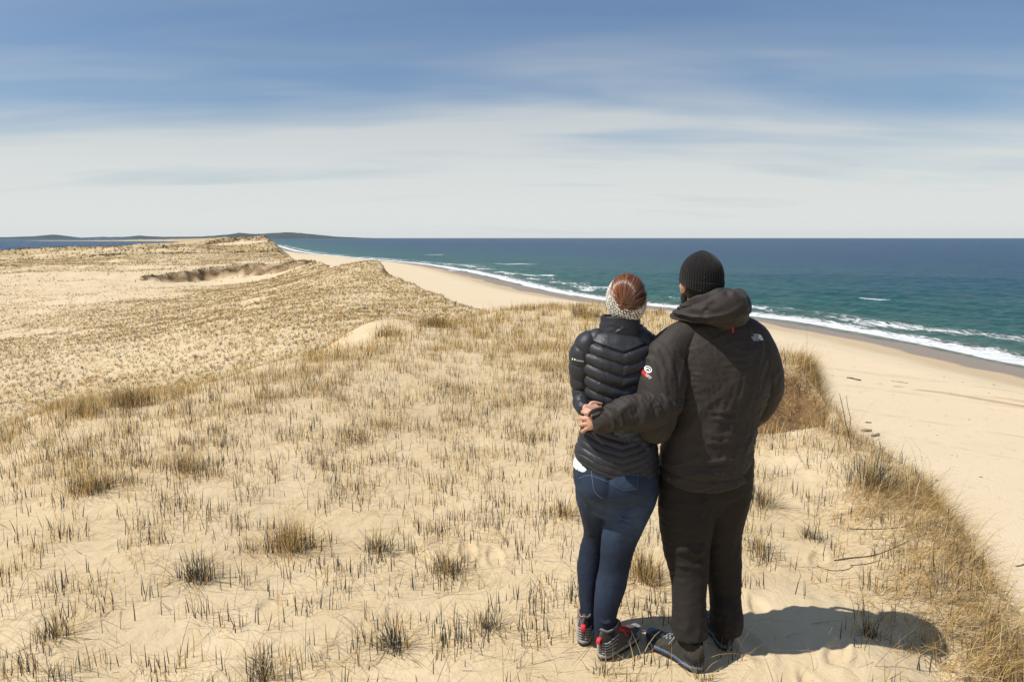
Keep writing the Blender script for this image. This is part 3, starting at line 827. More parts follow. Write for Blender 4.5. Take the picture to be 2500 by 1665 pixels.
def creases(P, N, ang, across, along, amp, seed, pw=3.0, warp=0.6):
    """thin soft ridges running along direction ang (in the x-z plane) like pulled cloth"""
    c, s = math.cos(ang), math.sin(ang); x = P[..., 0] + 0.6 * P[..., 1]; z = P[..., 2]
    a_ = x * c + z * s; b_ = -x * s + z * c
    b_ = b_ + warp / across * vnoise(a_ * along * 1.3, b_ * across * 0.4, seed + 50)
    n_ = vnoise(a_ * along, b_ * across, seed)
    D = (1 - np.clip(np.abs(n_) * 1.6, 0, 1)) ** pw
    m_ = sstep(-0.35, 0.35, vnoise(x * 4.0, z * 4.0, seed + 9))
    return P + N * (amp * (D - 0.25) * m_)[..., None]


def seg_dist(P, a, b):
    a = np.asarray(a); b = np.asarray(b); d = b - a; L2 = d @ d
    t_ = np.clip(((P - a) @ d) / L2, 0, 1)
    return np.linalg.norm(P - (a + t_[..., None] * d), axis=-1), t_


def folds(P, N, fl):
    """fl: (polyline of points, amplitude, width): raised or sunk creases that fade at both ends"""
    D = np.zeros(P.shape[:2])
    for pts, amp, wd in fl:
        n_ = len(pts) - 1
        best = np.full(P.shape[:2], 9.0); tb = np.zeros(P.shape[:2])
        for k in range(n_):
            d, t_ = seg_dist(P, pts[k], pts[k + 1])
            m = d < best; best = np.where(m, d, best); tb = np.where(m, (k + t_) / n_, tb)
        e = np.clip(np.minimum(tb, 1 - tb) * 5 + 0.15, 0, 1)
        D += amp * e * np.exp(-(best / wd) ** 2)
    return P + N * D[..., None]


def grid_obj(name, grids, mat, parent, origin, **kw):
    Vs, Fs = [], []; o = 0
    for P in grids:
        Vs.append(P.reshape(-1, 3)); Fs.append(gfaces(P.shape[0], P.shape[1], o)); o += P.shape[0] * P.shape[1]
    ob = make_mesh(name, np.vstack(Vs) - origin, np.vstack(Fs), mat, parent=parent, **kw)
    fix_normals(ob)
    return ob


def fix_normals(ob):
    bm = bmesh.new(); bm.from_mesh(ob.data); bmesh.ops.remove_doubles(bm, verts=bm.verts, dist=2e-5)
    bmesh.ops.recalc_face_normals(bm, faces=bm.faces); bm.to_mesh(ob.data); bm.free()


def tube(path, r, n=10, ns=None, r_end=None, flat=1.0, ref=(0.13, 0.2, 1)):
    path = np.asarray(path, float); m = len(path)
    rr_ = np.linspace(r, r if r_end is None else r_end, m) if np.isscalar(r) else np.asarray(r)
    keys = np.c_[path, rr_, rr_ * flat]
    return loft(keys, ns or max(4, 4 * m), n, ref=ref, start='round', end='round')[0]


def ellipsoid(c, r, n=20, m=28, rot=None):
    ph = np.linspace(0.02, math.pi - 0.02, n); th_ = np.linspace(0, 2 * math.pi, m, endpoint=False)
    P = np.stack([np.outer(np.sin(ph), np.cos(th_)) * r[0], np.outer(np.sin(ph), np.sin(th_)) * r[1], np.outer(np.cos(ph), np.ones(m)) * r[2]], -1)
    P[0] = [0, 0, r[2]]; P[-1] = [0, 0, -r[2]]
    if rot is not None: P = P @ np.array(Euler(rot).to_matrix()).T
    return P + np.asarray(c)


def remesh(name, grids, voxel, mat, parent, origin, smooth=4):
    ob = grid_obj(name, grids, mat, None, origin)
    md = ob.modifiers.new('m', 'REMESH'); md.mode = 'VOXEL'; md.voxel_size = voxel; md.use_smooth_shade = True
    ms = ob.modifiers.new('s', 'SMOOTH'); ms.iterations = smooth; ms.factor = 0.5
    dg = bpy.context.evaluated_depsgraph_get(); dg.update()
    me = bpy.data.meshes.new_from_object(ob.evaluated_get(dg))
    old = ob.data; ob.modifiers.clear(); ob.data = me; bpy.data.meshes.remove(old)
    me.name = name
    if not me.materials: me.materials.append(mat)
    ob.parent = parent
    return ob


# ------------------------------------------------------------------ materials of clothes and skin
def mat_cloth(name, c1, c2, rough, weave=900.0, wamt=0.15, sheen=0.0, spec=0.3, scale=9.0, wr=0.0, wrs=(14, 14, 40)):
    m = bpy.data.materials.new(name); m.use_nodes = True; t = NT(m.node_tree)
    tcx = t.n('ShaderNodeTexCoord').outputs['Object']
    n1 = t.noise(tcx, scale, 5, 0.6)
    fine = t.noise(tcx, weave, 2, 0.5)
    b = t.bump(fine, wamt, 0.0012)
    if wr:
        b = t.bump(t.noise(t.mapping(tcx, wrs), 1.0, 4, 0.55, dist=1.0), wr, 0.02, b)
    col = t.mix(n1, c1, c2)
    col = t.mix(t.maprange(fine, 0.35, 0.7, 0, 0.25), col, tuple(x * 0.5 for x in c1))
    pb = t.n('ShaderNodeBsdfPrincipled', {'Base Color': col, 'Roughness': rough, 'Normal': b, 'Specular IOR Level': spec, 'Sheen Weight': sheen})
    t.n('ShaderNodeOutputMaterial', {0: pb.outputs[0]})
    return m


def mat_flat(name, c, rough=0.6, spec=0.3, metal=0.0):
    m = bpy.data.materials.new(name); m.use_nodes = True; t = NT(m.node_tree)
    tcx = t.n('ShaderNodeTexCoord').outputs['Object']
    n1 = t.noise(tcx, 60.0, 4, 0.6)
    pb = t.n('ShaderNodeBsdfPrincipled', {'Base Color': t.mix(n1, tuple(x * 0.8 for x in c), tuple(min(1, x * 1.15) for x in c)), 'Roughness': rough, 'Specular IOR Level': spec, 'Metallic': metal, 'Normal': t.bump(n1, 0.2, 0.002)})
    t.n('ShaderNodeOutputMaterial', {0: pb.outputs[0]})
    return m


M_skin = bpy.data.materials.new('skin'); M_skin.use_nodes = True; t = NT(M_skin.node_tree)
tcx = t.n('ShaderNodeTexCoord').outputs['Object']; ns_ = t.noise(tcx, 45, 4, 0.6)
pb = t.n('ShaderNodeBsdfPrincipled', {'Base Color': t.mix(ns_, (0.50, 0.26, 0.17), (0.62, 0.36, 0.25)), 'Roughness': 0.5, 'Subsurface Weight': 0.08, 'Subsurface Radius': (0.01, 0.004, 0.002), 'Normal': t.bump(t.noise(tcx, 700, 2), 0.15, 0.001)})
t.n('ShaderNodeOutputMaterial', {0: pb.outputs[0]})
M_shell = mat_cloth('matt_shell_fabric', (0.027, 0.021, 0.0175), (0.034, 0.027, 0.0225), 0.70, 700, 0.25, 0.04, 0.35, 6, 0.16, (11, 11, 8))
M_lining = mat_cloth('dark_lining', (0.012, 0.011, 0.011), (0.02, 0.018, 0.018), 0.8)
M_puff = mat_cloth('glossy_quilted_nylon', (0.019, 0.0205, 0.025), (0.030, 0.032, 0.039), 0.50, 1200, 0.10, 0.0, 0.40, 7, 0.16, (34, 34, 14))
M_trs = mat_cloth('dark_trouser_cloth', (0.017, 0.0138, 0.0112), (0.023, 0.019, 0.0155), 0.78, 800, 0.25, 0.03, 0.25, 5, 0.15, (10, 10, 16))
M_denim = bpy.data.materials.new('blue_denim'); M_denim.use_nodes = True; t = NT(M_denim.node_tree)
tcx = t.n('ShaderNodeTexCoord').outputs['Object']
fade = t.n('ShaderNodeAttribute', attribute_name='fade').outputs['Fac']
tw = t.n('ShaderNodeTexWave', {'Vector': t.mapping(tcx, (1, 1, 1), (0, 0, 0)), 'Scale': 260.0, 'Distortion': 1.5, 'Detail': 2.0}, wave_type='BANDS', bands_direction='DIAGONAL').outputs['Fac']
fn_ = t.noise(tcx, 14, 5, 0.65); fn3 = t.noise(tcx, 500, 3, 0.6)
dc = t.mix(t.math('MULTIPLY', fade, t.maprange(fn_, 0.3, 0.7, 0.5, 1.0)), (0.010, 0.0155, 0.032), (0.045, 0.078, 0.140))
dc = t.mix(t.maprange(fn3, 0.45, 0.75, 0, 0.14), dc, (0.07, 0.10, 0.15))
pb = t.n('ShaderNodeBsdfPrincipled', {'Base Color': dc, 'Roughness': 0.78, 'Specular IOR Level': 0.25, 'Normal': t.bump(t.noise(t.mapping(tcx, (16, 16, 22)), 1.0, 4, 0.55, dist=0.8), 0.12, 0.012, t.bump(tw, 0.15, 0.0008))})
t.n('ShaderNodeOutputMaterial', {0: pb.outputs[0]})
M_stitch = mat_flat('pale_stitching', (0.16, 0.19, 0.25), 0.8)
M_white = mat_flat('white_cotton', (0.80, 0.79, 0.77), 0.85)
M_print = mat_flat('white_print', (0.85, 0.85, 0.85), 0.6)
M_red = mat_flat('red_webbing', (0.62, 0.03, 0.045), 0.6)
M_redp = mat_flat('red_embroidery', (0.50, 0.03, 0.03), 0.7)
M_rub = mat_flat('black_rubber', (0.02, 0.02, 0.022), 0.7)
M_boot = mat_cloth('grey_brown_suede', (0.060, 0.050, 0.045), (0.11, 0.095, 0.085), 0.85, 500, 0.3, 0.1)
M_bootg = mat_flat('light_grey_suede', (0.30, 0.29, 0.28), 0.85)
M_shoe = mat_cloth('olive_black_leather', (0.022, 0.020, 0.016), (0.060, 0.055, 0.042), 0.7, 500, 0.3)
M_sole = mat_flat('blue_grey_midsole', (0.11, 0.145, 0.23), 0.6)
M_lace = mat_flat('grey_blue_lace', (0.30, 0.33, 0.38), 0.7)
M_knit_b = mat_cloth('black_wool_knit', (0.008, 0.0078, 0.0078), (0.017, 0.016, 0.016), 0.95, 300, 0.7, 0.15, 0.1)
M_beard = mat_flat('dark_hair', (0.012, 0.009, 0.008), 0.6)
M_lens = mat_flat('dark_plastic', (0.01, 0.01, 0.01), 0.2, 0.5)
M_eye = mat_flat('eye_white', (0.75, 0.72, 0.70), 0.2)
M_knit = bpy.data.materials.new('speckled_cream_wool'); M_knit.use_nodes = True; t = NT(M_knit.node_tree)
tcx = t.n('ShaderNodeTexCoord').outputs['Object']
a1 = t.noise(tcx, 120, 3, 0.6); a2 = t.noise(tcx, 900, 2, 0.6)
kc_ = t.mix(t.maprange(a1, 0.35, 0.65), (0.52, 0.49, 0.43), (0.80, 0.77, 0.70))
gap_shade = t.n('ShaderNodeAttribute', attribute_name='gap_shade').outputs['Fac']
kc_ = t.mix(gap_shade, kc_, (0.035, 0.03, 0.03))  # shade between the stitches painted dark into the wool colour
pb = t.n('ShaderNodeBsdfPrincipled', {'Base Color': kc_, 'Roughness': 0.95, 'Normal': t.bump(a2, 0.5, 0.002)})
t.n('ShaderNodeOutputMaterial', {0: pb.outputs[0]})
M_hair = bpy.data.materials.new('auburn_hair'); M_hair.use_nodes = True; t = NT(M_hair.node_tree)
ca = t.n('ShaderNodeAttribute', attribute_name='Col').outputs['Color']
pb = t.n('ShaderNodeBsdfPrincipled', {'Base Color': ca, 'Roughness': 0.33, 'Specular IOR Level': 0.6, 'Coat Weight': 0.15, 'Coat Roughness': 0.3})
t.n('ShaderNodeOutputMaterial', {0: pb.outputs[0]})


# ------------------------------------------------------------------ body builder
def hand_parts(wrist, dr, back, side, curls=(0.5, 0.55, 0.6, 0.7), spread=0.05, scale=1.0, thumb=0.6, fwrap=None):
    """dr: wrist->knuckles, back: out of the back of the hand, side: towards the thumb"""
    w = np.asarray(wrist, float); d = np.asarray(dr, float); d /= np.linalg.norm(d)
    bk = np.asarray(back, float); bk -= (bk @ d) * d; bk /= np.linalg.norm(bk)
    sd_ = np.cross(bk, d); sd_ = sd_ if sd_ @ np.asarray(side) > 0 else -sd_
    s = scale; G = []
    k0 = np.c_[[w - d * 0.01 * s, w + d * 0.03 * s, w + d * 0.065 * s, w + d * 0.092 * s], [[0.026 * s, 0.018 * s], [0.036 * s, 0.017 * s], [0.041 * s, 0.015 * s], [0.039 * s, 0.012 * s]]]
    G.append(loft(k0, 14, 20, ref=sd_, start='round', end='round', expo=2.4)[0])
    for i, (off, L, r) in enumerate([(0.029, 0.072, 0.0092), (0.010, 0.082, 0.0096), (-0.010, 0.076, 0.0092), (-0.028, 0.060, 0.0082)]):
        base = w + d * (0.085 - 0.004 * abs(i - 1.3)) * s + sd_ * off * s
        c = curls[i]; p = [base - d * 0.02 * s, base]; ang = 0.15 + c * 0.5; cur = base
        for k, fr in enumerate((0.46, 0.30, 0.24)):
            ang += c * (0.55, 0.75, 0.6)[k]
            cur = cur + (d * math.cos(ang) - bk * math.sin(ang) + sd_ * off * spread * 10 * (1 if k == 0 else 0.3)) * L * fr * s
            p.append(cur)
        G.append(tube(p, np.array([r, r * 1.08, r, r * 0.93, r * 0.8]) * s, 12, 22, ref=sd_ + 0.01))
    tb = w + d * 0.022 * s + sd_ * 0.028 * s
    p = [tb - sd_ * 0.01 * s, tb + (sd_ * 0.7 + d * 0.5) * 0.03 * s, tb + (sd_ * 0.75 + d * 1.3 - bk * thumb * 0.3) * 0.040 * s, tb + (sd_ * 0.65 + d * 1.9 - bk * thumb * 0.8) * 0.046 * s]
    G.append(tube(p, np.array([0.015, 0.0135, 0.011, 0.009]) * s, 12, 18, ref=bk + 0.01))
    return G


def head_parts(c, yaw, s=1.0):
    """c: centre of the skull; faces +y turned by yaw (positive = to the left)"""
    R = np.array(Euler((0, 0, yaw)).to_matrix())
    def E(o, r, rot=None): return (ellipsoid((0, 0, 0), np.array(r) * s, 18, 26, rot) + np.array(o) * s) @ R.T + c
    G = [E((0, -0.010, 0.02), (0.076, 0.096, 0.098)), E((0, 0.030, -0.045), (0.060, 0.062, 0.075)), E((0, 0.060, -0.088), (0.032, 0.030, 0.026)),
         E((0, 0.062, 0.025), (0.060, 0.030, 0.030)), E((0, 0.097, -0.020), (0.011, 0.018, 0.026), (0.35, 0, 0)), E((0, 0.104, -0.034), (0.017, 0.013, 0.010)),
         E((0, 0.085, -0.062), (0.026, 0.014, 0.008)), E((0, 0.083, -0.073), (0.021, 0.013, 0.008)),
         E((0.036, 0.066, -0.022), (0.024, 0.022, 0.024)), E((-0.036, 0.066, -0.022), (0.024, 0.022, 0.024))]
    for sx_ in (-1, 1):
        G.append(E((sx_ * 0.079, 0.004, -0.015), (0.008, 0.019, 0.031), (0.15, 0, sx_ * -0.35)))
        G.append(E((sx_ * 0.083, 0.000, -0.008), (0.007, 0.016, 0.024), (0.15, 0, sx_ * -0.6)))
    eyes = [(np.array((sx_ * 0.031, 0.080, 0.0)) * s) @ R.T + c for sx_ in (-1, 1)]
    return G, eyes, R


def limb(pts, rs, n=22, ns=40):
    k = np.c_[np.array(pts), np.array(rs), np.array(rs)]
    return loft(k, ns, n, ref=(1, 0.01, 0.02), start='round', end='round')[0]


def shoe(name, root, origin, heel, toe, mats, kind, lab=None):
    """heel/toe: ground points of the sole ends"""
    heel = np.asarray(heel, float); toe = np.asarray(toe, float)
    d = toe - heel; L = np.linalg.norm(d[:2]); hd_ = math.atan2(d[1], d[0])
    c, s = math.cos(hd_), math.sin(hd_)
    up = math.atan2(d[2], L)
    def T(P):
        P = np.asarray(P, float); x, y, z = P[..., 0], P[..., 1], P[..., 2]
        return np.stack([heel[0] + x * c - y * s, heel[1] + x * s + y * c, heel[2] + z + x * math.tan(up)], -1)
    f = L / 0.30
    xs_ = np.array([0.0, 0.01, 0.03, 0.07, 0.12, 0.17, 0.21, 0.25, 0.28, 0.295, 0.30]) * f
    hw = np.array([0.004, 0.020, 0.032, 0.036, 0.035, 0.042, 0.049, 0.046, 0.034, 0.018, 0.004]) * (1.08 if kind == 'shoe' else 1.0) * f
    side = np.array([0, 0, 0, 0, -0.004, -0.002, 0.002, 0.003, 0.002, 0.0, 0]) * f
    def outline(g, n=22, m=64):
        xx = np.linspace(0, 1, m) ** 1.0; xv = xs_[-1] * (0.5 - 0.5 * np.cos(np.pi * xx))
        w_ = np.interp(xv, xs_, hw) + g; sv = np.interp(xv, xs_, side)
        xo = xv + (xv / xs_[-1] - 0.5) * 2 * g
        return np.concatenate([np.stack([xo, sv + w_], -1), np.stack([xo[::-1], (sv - w_)[::-1]], -1)])
    def stack(levels):
        rows = []
        for z, g in levels:
            o = outline(g); spring = 0.022 * np.clip((o[:, 0] / xs_[-1] - 0.72) / 0.28, 0, 1) ** 2
            rows.append(np.c_[o, np.full(len(o), z) + spring])
        c0 = rows[0].mean(0); c1 = rows[-1].mean(0)
        rows = [rows[0] * 0.02 + c0 * 0.98] + rows + [rows[-1] * 0.02 + c1 * 0.98]
        return T(np.array(rows))
    root_part = None
    # upper: sections along x
    nx, na = 46, 40
    X_ = np.linspace(0.004 * f, 0.292 * f, nx); G = []
    hi = 0.150 if kind == 'boot' else 0.138
    top = np.interp(X_ / f, [0.0, 0.02, 0.06, 0.10, 0.135, 0.18, 0.23, 0.27, 0.292], [hi * 0.86, hi, hi, hi * 0.94, 0.104, 0.078, 0.060, 0.046, 0.028])
    for i, x in enumerate(X_):
        w_ = np.interp(x, xs_, hw) + 0.002; sv = np.interp(x, xs_, side); h_ = top[i]
        a_ = np.linspace(0, 2 * np.pi, na, endpoint=False)
        yy_ = np.sign(np.cos(a_)) * np.abs(np.cos(a_)) ** 0.75; zz_ = np.sin(a_)
        taper = 1 - 0.36 * np.clip(zz_, 0, 1) * np.clip((h_ - 0.05) / 0.06, 0, 1)
        spring = 0.022 * np.clip((x / xs_[-1] - 0.72) / 0.28, 0, 1) ** 2
        G.append(np.stack([np.full(na, x) - 0.012 * np.clip(zz_, 0, 1) * (1 if x < 0.05 * f else 0), sv + yy_ * w_ * taper, 0.020 + spring + np.where(zz_ > 0, zz_ * (h_ - 0.02), zz_ * 0.008)], -1))
    G = np.array(G)
    G = np.concatenate([G[:1] * 0.01 + G[:1].mean(1, keepdims=True) * 0.99, G, G[-1:] * 0.01 + G[-1:].mean(1, keepdims=True) * 0.99])
    nrm = gnorm(G)
    wr = 0.0012 * vnoise(G[..., 0] * 60, G[..., 2] * 90, 3) + 0.0018 * np.exp(-((G[..., 0] - 0.17 * f) / 0.02) ** 2) * np.sin(G[..., 0] * 420)
    G = G + nrm * wr[..., None]
    base_ob = empty(name, tuple(T(np.array([0.12 * f, 0, 0.0])) - origin)); base_ob.parent = root
    if lab: base_ob['label'] = lab
    org = T(np.array([0.12 * f, 0, 0.0]))
    def add(nm, grids, m):
        ob = grid_obj(nm, grids, m, base_ob, org); return ob
    add('upper', [T(G)], mats['upper'])
    add('outsole', [stack([(0.0, -0.003), (0.002, 0.001), (0.012, 0.003), (0.014, 0.001)])], mats['outsole'])
    add('midsole', [stack([(0.0135, -0.001), (0.016, 0.003), (0.026, 0.0035), (0.030, 0.001)])], mats['midsole'])
    # toe cap
    tc_ = G[(X_.searchsorted(0.235 * f)):]
    tcc = tc_ + gnorm(tc_) * 0.0022
    tcc[..., 2] = np.minimum(tcc[..., 2], 0.046)
    add('toe_cap', [T(np.concatenate([tc_[:1] * 0.985 + tc_[:1].mean(1, keepdims=True) * 0.015, tcc]))], mats['cap'])
    # collar ring and tongue
    a_ = np.linspace(0, 2 * np.pi, 26, endpoint=False)
    cx_, rx, ry = 0.062 * f, 0.052 * f, 0.033 * f
    ring = np.stack([cx_ + np.cos(a_) * rx, np.sin(a_) * ry, hi - 0.002 + 0.006 * np.cos(a_ * 1.0) - 0.012 * np.exp(-((a_ - np.pi) / 0.7) ** 2)], -1)
    if kind == 'boot':
        ring[:, 2] += 0.018 * np.exp(-((a_ - np.pi) / 0.5) ** 2)
    ringc = np.vstack([ring, ring[:3]])
    add('collar', [T(loft(np.c_[ringc, np.full((len(ringc), 2), 0.0055)], 80, 10, ref=(0.02, 0.03, 1))[0])], mats['collar'])
    add('collar_trim', [T(loft(np.c_[ringc + [0, 0, 0.005], np.full((len(ringc), 2), 0.0022)], 80, 8, ref=(0.02, 0.03, 1))[0])], mats['trim'])
    tg = np.array([[0.105 * f, 0, hi + 0.014, 0.022, 0.004], [0.118 * f, 0, hi + 0.004, 0.024, 0.005], [0.15 * f, 0, 0.096, 0.021, 0.004], [0.19 * f, 0, 0.077, 0.018, 0.003]])
    add('tongue', [T(loft(tg, 16, 16, ref=(0, 1, 0), start='round', end='round')[0])], mats['upper'])
    lg = []
    zs = lambda x: np.interp(x / f, [0.10, 0.135, 0.18, 0.23], [0.126 if kind == 'boot' else 0.120, 0.106, 0.083, 0.064])
    for k in range(5):
        x = (0.118 + 0.021 * k) * f; x2 = x + 0.014 * f; wy = 0.023
        for s1 in (-1, 1):
            lg.append(T(tube([[x, s1 * wy, zs(x) - 0.012], [(x * .7 + x2 * .3), s1 * wy * 0.5, zs(x) + 0.002], [x2, -s1 * wy * 0.7, zs(x2) - 0.004], [x2 + 0.002, -s1 * wy, zs(x2) - 0.012]], 0.0024, 8, 12)))
    for s1 in (-1, 1):
        x = 0.116 * f
        lg.append(T(tube([[x, 0, zs(x) + 0.006], [x - 0.006, s1 * 0.018, zs(x) + 0.016], [x + 0.004, s1 * 0.032, zs(x) - 0.002], [x + 0.012, s1 * 0.016, zs(x) + 0.002], [x, 0, zs(x) + 0.004]], 0.0022, 8, 24)))
        lg.append(T(tube([[x, 0, zs(x) + 0.005], [x + 0.016, s1 * 0.022, zs(x) - 0.006], [x + 0.032, s1 * 0.046, zs(x) - 0.042]], 0.0022, 8, 14)))
    add('lace', lg, mats['lace'])
    if kind == 'boot':
        lp = [[-0.002, 0, 0.086], [-0.020, 0, 0.094], [-0.022, 0, 0.108], [-0.012, 0, 0.118], [0.004, 0, 0.112]]
        add('heel_loop', [T(loft(np.c_[np.array(lp), np.full((5, 2), [0.011, 0.0032])], 24, 12, ref=(0, 1, 0), start='round', end='round')[0])], mats['loop'])
        sg = []
        for k in range(5):
            zc = 0.036 + 0.013 * k
            ln = [[0.0 + 0.012 * k, 0.034, zc], [-0.004, 0.0, zc + 0.006], [0.0 + 0.012 * k, -0.034, zc]]
            for s1 in (-1, 1):
                sg.append(T(tube([[-0.003 + 0.004, s1 * 0.010, zc + 0.004], [0.018, s1 * 0.031, zc + 0.004], [0.06 + 0.01 * k, s1 * (0.0375 - 0.002 * k), zc - 0.004 + 0.004 * k]], 0.0032, 8, 14)))
        add('heel_strap', sg, mats['strap'])
        for s1 in (-1, 1): add('side_panel', [T(tube([[0.16 * f, s1 * 0.043, 0.034], [0.185 * f, s1 * 0.044, 0.052], [0.20 * f, s1 * 0.03, 0.070]], 0.007, 10, 12, flat=0.35))], mats['cap'])
    else:
        add('heel_counter', [T(tube([[0.075, -0.036, 0.05], [0.02, -0.032, 0.055], [-0.001, 0, 0.062], [0.02, 0.032, 0.055], [0.075, 0.036, 0.05]], 0.016, 12, 30, flat=0.25, ref=(0, 0, 1)))], mats['cap'])
    return base_ob


def text_mark(txt, size, mat, name, parent, origin, place, extra=None):
    """flat lettering laid on a garment; place maps (n,2) metres -> (n,3) world"""
    cu = bpy.data.curves.new(name, 'FONT'); cu.body = txt; cu.size = size; cu.align_x = 'CENTER'; cu.space_line = 0.78; cu.resolution_u = 3
    ob = bpy.data.objects.new(name, cu); COL.objects.link(ob)
    dg = bpy.context.evaluated_depsgraph_get(); dg.update()
    me = bpy.data.meshes.new_from_object(ob.evaluated_get(dg))
    co = np.array([v.co[:] for v in me.vertices])
    W = place(co[:, :2])
    me.vertices.foreach_set('co', (W - origin).astype(np.float32).ravel()); me.update()
    me.materials.clear(); me.materials.append(mat)
    bpy.data.objects.remove(ob)
    o = bpy.data.objects.new(name, me); COL.objects.link(o); o.parent = parent
    return o


def layer_on(bvh, origin, u, v, rot=0.0, off=0.0016):
    """projects a flat design along the view of the garment's back onto its surface: (x right, y up) metres around the point under photo pixel u,v"""
    c0 = at(u, v, 3.0); dr = Vector((c0 - np.array([0, 0, 12.0])).tolist()).normalized()
    hit = bvh.ray_cast(Vector((0, 0, 12)) - Vector(origin.tolist()), dr)[0]
    hp = np.array(hit) + origin if hit else at(u, v, 3.2)
    cr, sr = math.cos(rot), math.sin(rot)
    def f(xy):
        xy = np.asarray(xy); out = []
        for x, y in xy:
            X1 = x * cr - y * sr; Z1 = x * sr + y * cr
            st = Vector((hp[0] + X1 - origin[0], hp[1] - 0.3 - origin[1], hp[2] + Z1 - origin[2]))
            h = bvh.ray_cast(st, Vector((0, 1, 0)))
            if h[0]: q = np.array(h[0]) + origin + np.array(h[1]) * off * (1 if h[1].y < 0 else -1)
            else: q = np.array([hp[0] + X1, hp[1] - off, hp[2] + Z1])
            out.append(q)
        return np.array(out)
    return f


def bvh_of(ob):
    me = ob.data
    return BVHTree.FromPolygons([v.co[:] for v in me.vertices], [p.vertices[:] for p in me.polygons])


def ribbon2d(pts, w):
    """flat strip polygons along a 2-D polyline"""
    pts = np.array(pts, float); d = np.gradient(pts, axis=0); d /= np.linalg.norm(d, axis=1)[:, None] + 1e-9
    nrm = np.stack([-d[:, 1], d[:, 0]], -1)
    A = pts + nrm * w / 2; B = pts - nrm * w / 2
    V = np.stack([A, B], 1).reshape(-1, 2); i = np.arange(len(pts) - 1) * 2
    return V, np.stack([i, i + 1, i + 3, i + 2], -1)


def flat_mark(name, strips, mat, parent, origin, place):
    Vs, Fs = [], []; o = 0
    for V, F in strips:
        Vs.append(V); Fs.append(F + o); o += len(V)
    W = place(np.vstack(Vs))
    return make_mesh(name, W - origin, np.vstack(Fs), mat, parent=parent, smooth=False)
# ================================================================== the man
O = np.array([0.92, 3.30, 10.03])
man = empty('person', tuple(O))
tag(man, 'taller person in black knit hat and dark hooded jacket, one arm around the companion', 'person')

# ---- jacket body
rows_ = [row(1178, 1613, 1818, 3.37, 0.165), row(1160, 1611, 1822, 3.37, 0.170), row(1120, 1614, 1830, 3.37, 0.170), row(1070, 1620, 1838, 3.37, 0.168), row(1010, 1625, 1850, 3.37, 0.164),
         row(950, 1628, 1874, 3.37, 0.165), row(900, 1632, 1878, 3.37, 0.160), row(860, 1634, 1876, 3.37, 0.150), row(828, 1642, 1866, 3.37, 0.132), row(803, 1660, 1846, 3.37, 0.112), row(785, 1680, 1822, 3.38, 0.092), row(768, 1692, 1800, 3.385, 0.078), row(750, 1697, 1790, 3.39, 0.074)]
P, S, TH, U = loft(rows_, 190, 220, expo=2.35, start='hem', end='open', horiz=0.6)
# the hem dips in the middle of the back and rises to both sides
k = sstep(0.16, 0.0, S); dx = (P[..., 0] - P[:, :, 0].mean(1, keepdims=True)) / 0.21
P[..., 2] += k * (0.030 * dx ** 2 + 0.016 + 0.010 * dx)
N = gnorm(P)
P = P + N * (0.006 * sstep(0.045, 0.0, S) - 0.004 * np.exp(-((S - 0.05) / 0.006) ** 2))[..., None]
Y0 = 3.2
def L3(*uv): return [at(u_, v_, Y0 + 0.0) for u_, v_ in uv]
FL = [
    (L3((1678, 850), (1684, 900), (1668, 960), (1648, 1010)), -0.010, 0.010),
    (L3((1700, 850), (1706, 890), (1700, 930)), 0.007, 0.012), (L3((1722, 845), (1722, 890), (1708, 945)), 0.006, 0.010),
    (L3((1738, 880), (1735, 925), (1715, 960)), 0.008, 0.010), (L3((1730, 870), (1726, 915)), -0.006, 0.008),
    (L3((1752, 925), (1735, 950), (1711, 968)), 0.007, 0.008), (L3((1765, 960), (1740, 985), (1700, 1000)), 0.005, 0.012),
    (L3((1700, 985), (1690, 1030), (1675, 1070)), 0.008, 0.018), (L3((1660, 1040), (1690, 1080), (1725, 1095)), 0.006, 0.016),
    (L3((1722, 1008), (1770, 1006), (1806, 998)), 0.009, 0.010), (L3((1722, 1016), (1770, 1015), (1806, 1009)), -0.007, 0.007),
    (L3((1728, 1024), (1780, 1023), (1810, 1024)), 0.009, 0.010), (L3((1728, 1033), (1780, 1032), (1810, 1034)), -0.006, 0.008),
    (L3((1722, 1055), (1750, 1066), (1790, 1060)), 0.007, 0.009), (L3((1720, 1082), (1760, 1082), (1792, 1076)), 0.008, 0.009), (L3((1720, 1091), (1760, 1091), (1792, 1086)), -0.006, 0.007),
    (L3((1718, 1125), (1745, 1128), (1780, 1122)), 0.010, 0.010), (L3((1718, 1135), (1745, 1138), (1780, 1133)), -0.007, 0.008),
    (L3((1640, 1105), (1680, 1120), (1715, 1118)), 0.007, 0.014), (L3((1650, 1145), (1700, 1160), (1760, 1158)), 0.006, 0.014),
    (L3((1830, 985), (1822, 1040), (1832, 1090)), 0.010, 0.014), (L3((1845, 1010), (1838, 1060)), -0.006, 0.010),
    (L3((1855, 880), (1848, 930), (1830, 975)), -0.010, 0.010), (L3((1840, 900), (1822, 950), (1800, 985)), 0.008, 0.015),
    (L3((1815, 1100), (1835, 1120), (1850, 1110)), 0.008, 0.010), (L3((1800, 1140), (1825, 1150), (1842, 1140)), 0.006, 0.010),
    (L3((1790, 860), (1800, 900), (1795, 950)), 0.004, 0.020), (L3((1760, 840), (1762, 870)), 0.004, 0.012),
]
P = folds(P, N, FL)
wz = 0.004 * fbm(P[..., 0] * 6 + P[..., 2] * 3, P[..., 2] * 7 - P[..., 0] * 5, 5, 3) + 0.0010 * fbm(P[..., 0] * 30, P[..., 2] * 42, 8, 2)
wz = wz + 0.002 * fbm(P[..., 0] * 7, P[..., 2] * 26, 15, 2) * sstep(0.40, 0.05, S)
P = P + N * wz[..., None]
P = creases(P, N, 1.15, 16, 3.2, 0.008, 400, 2.5)
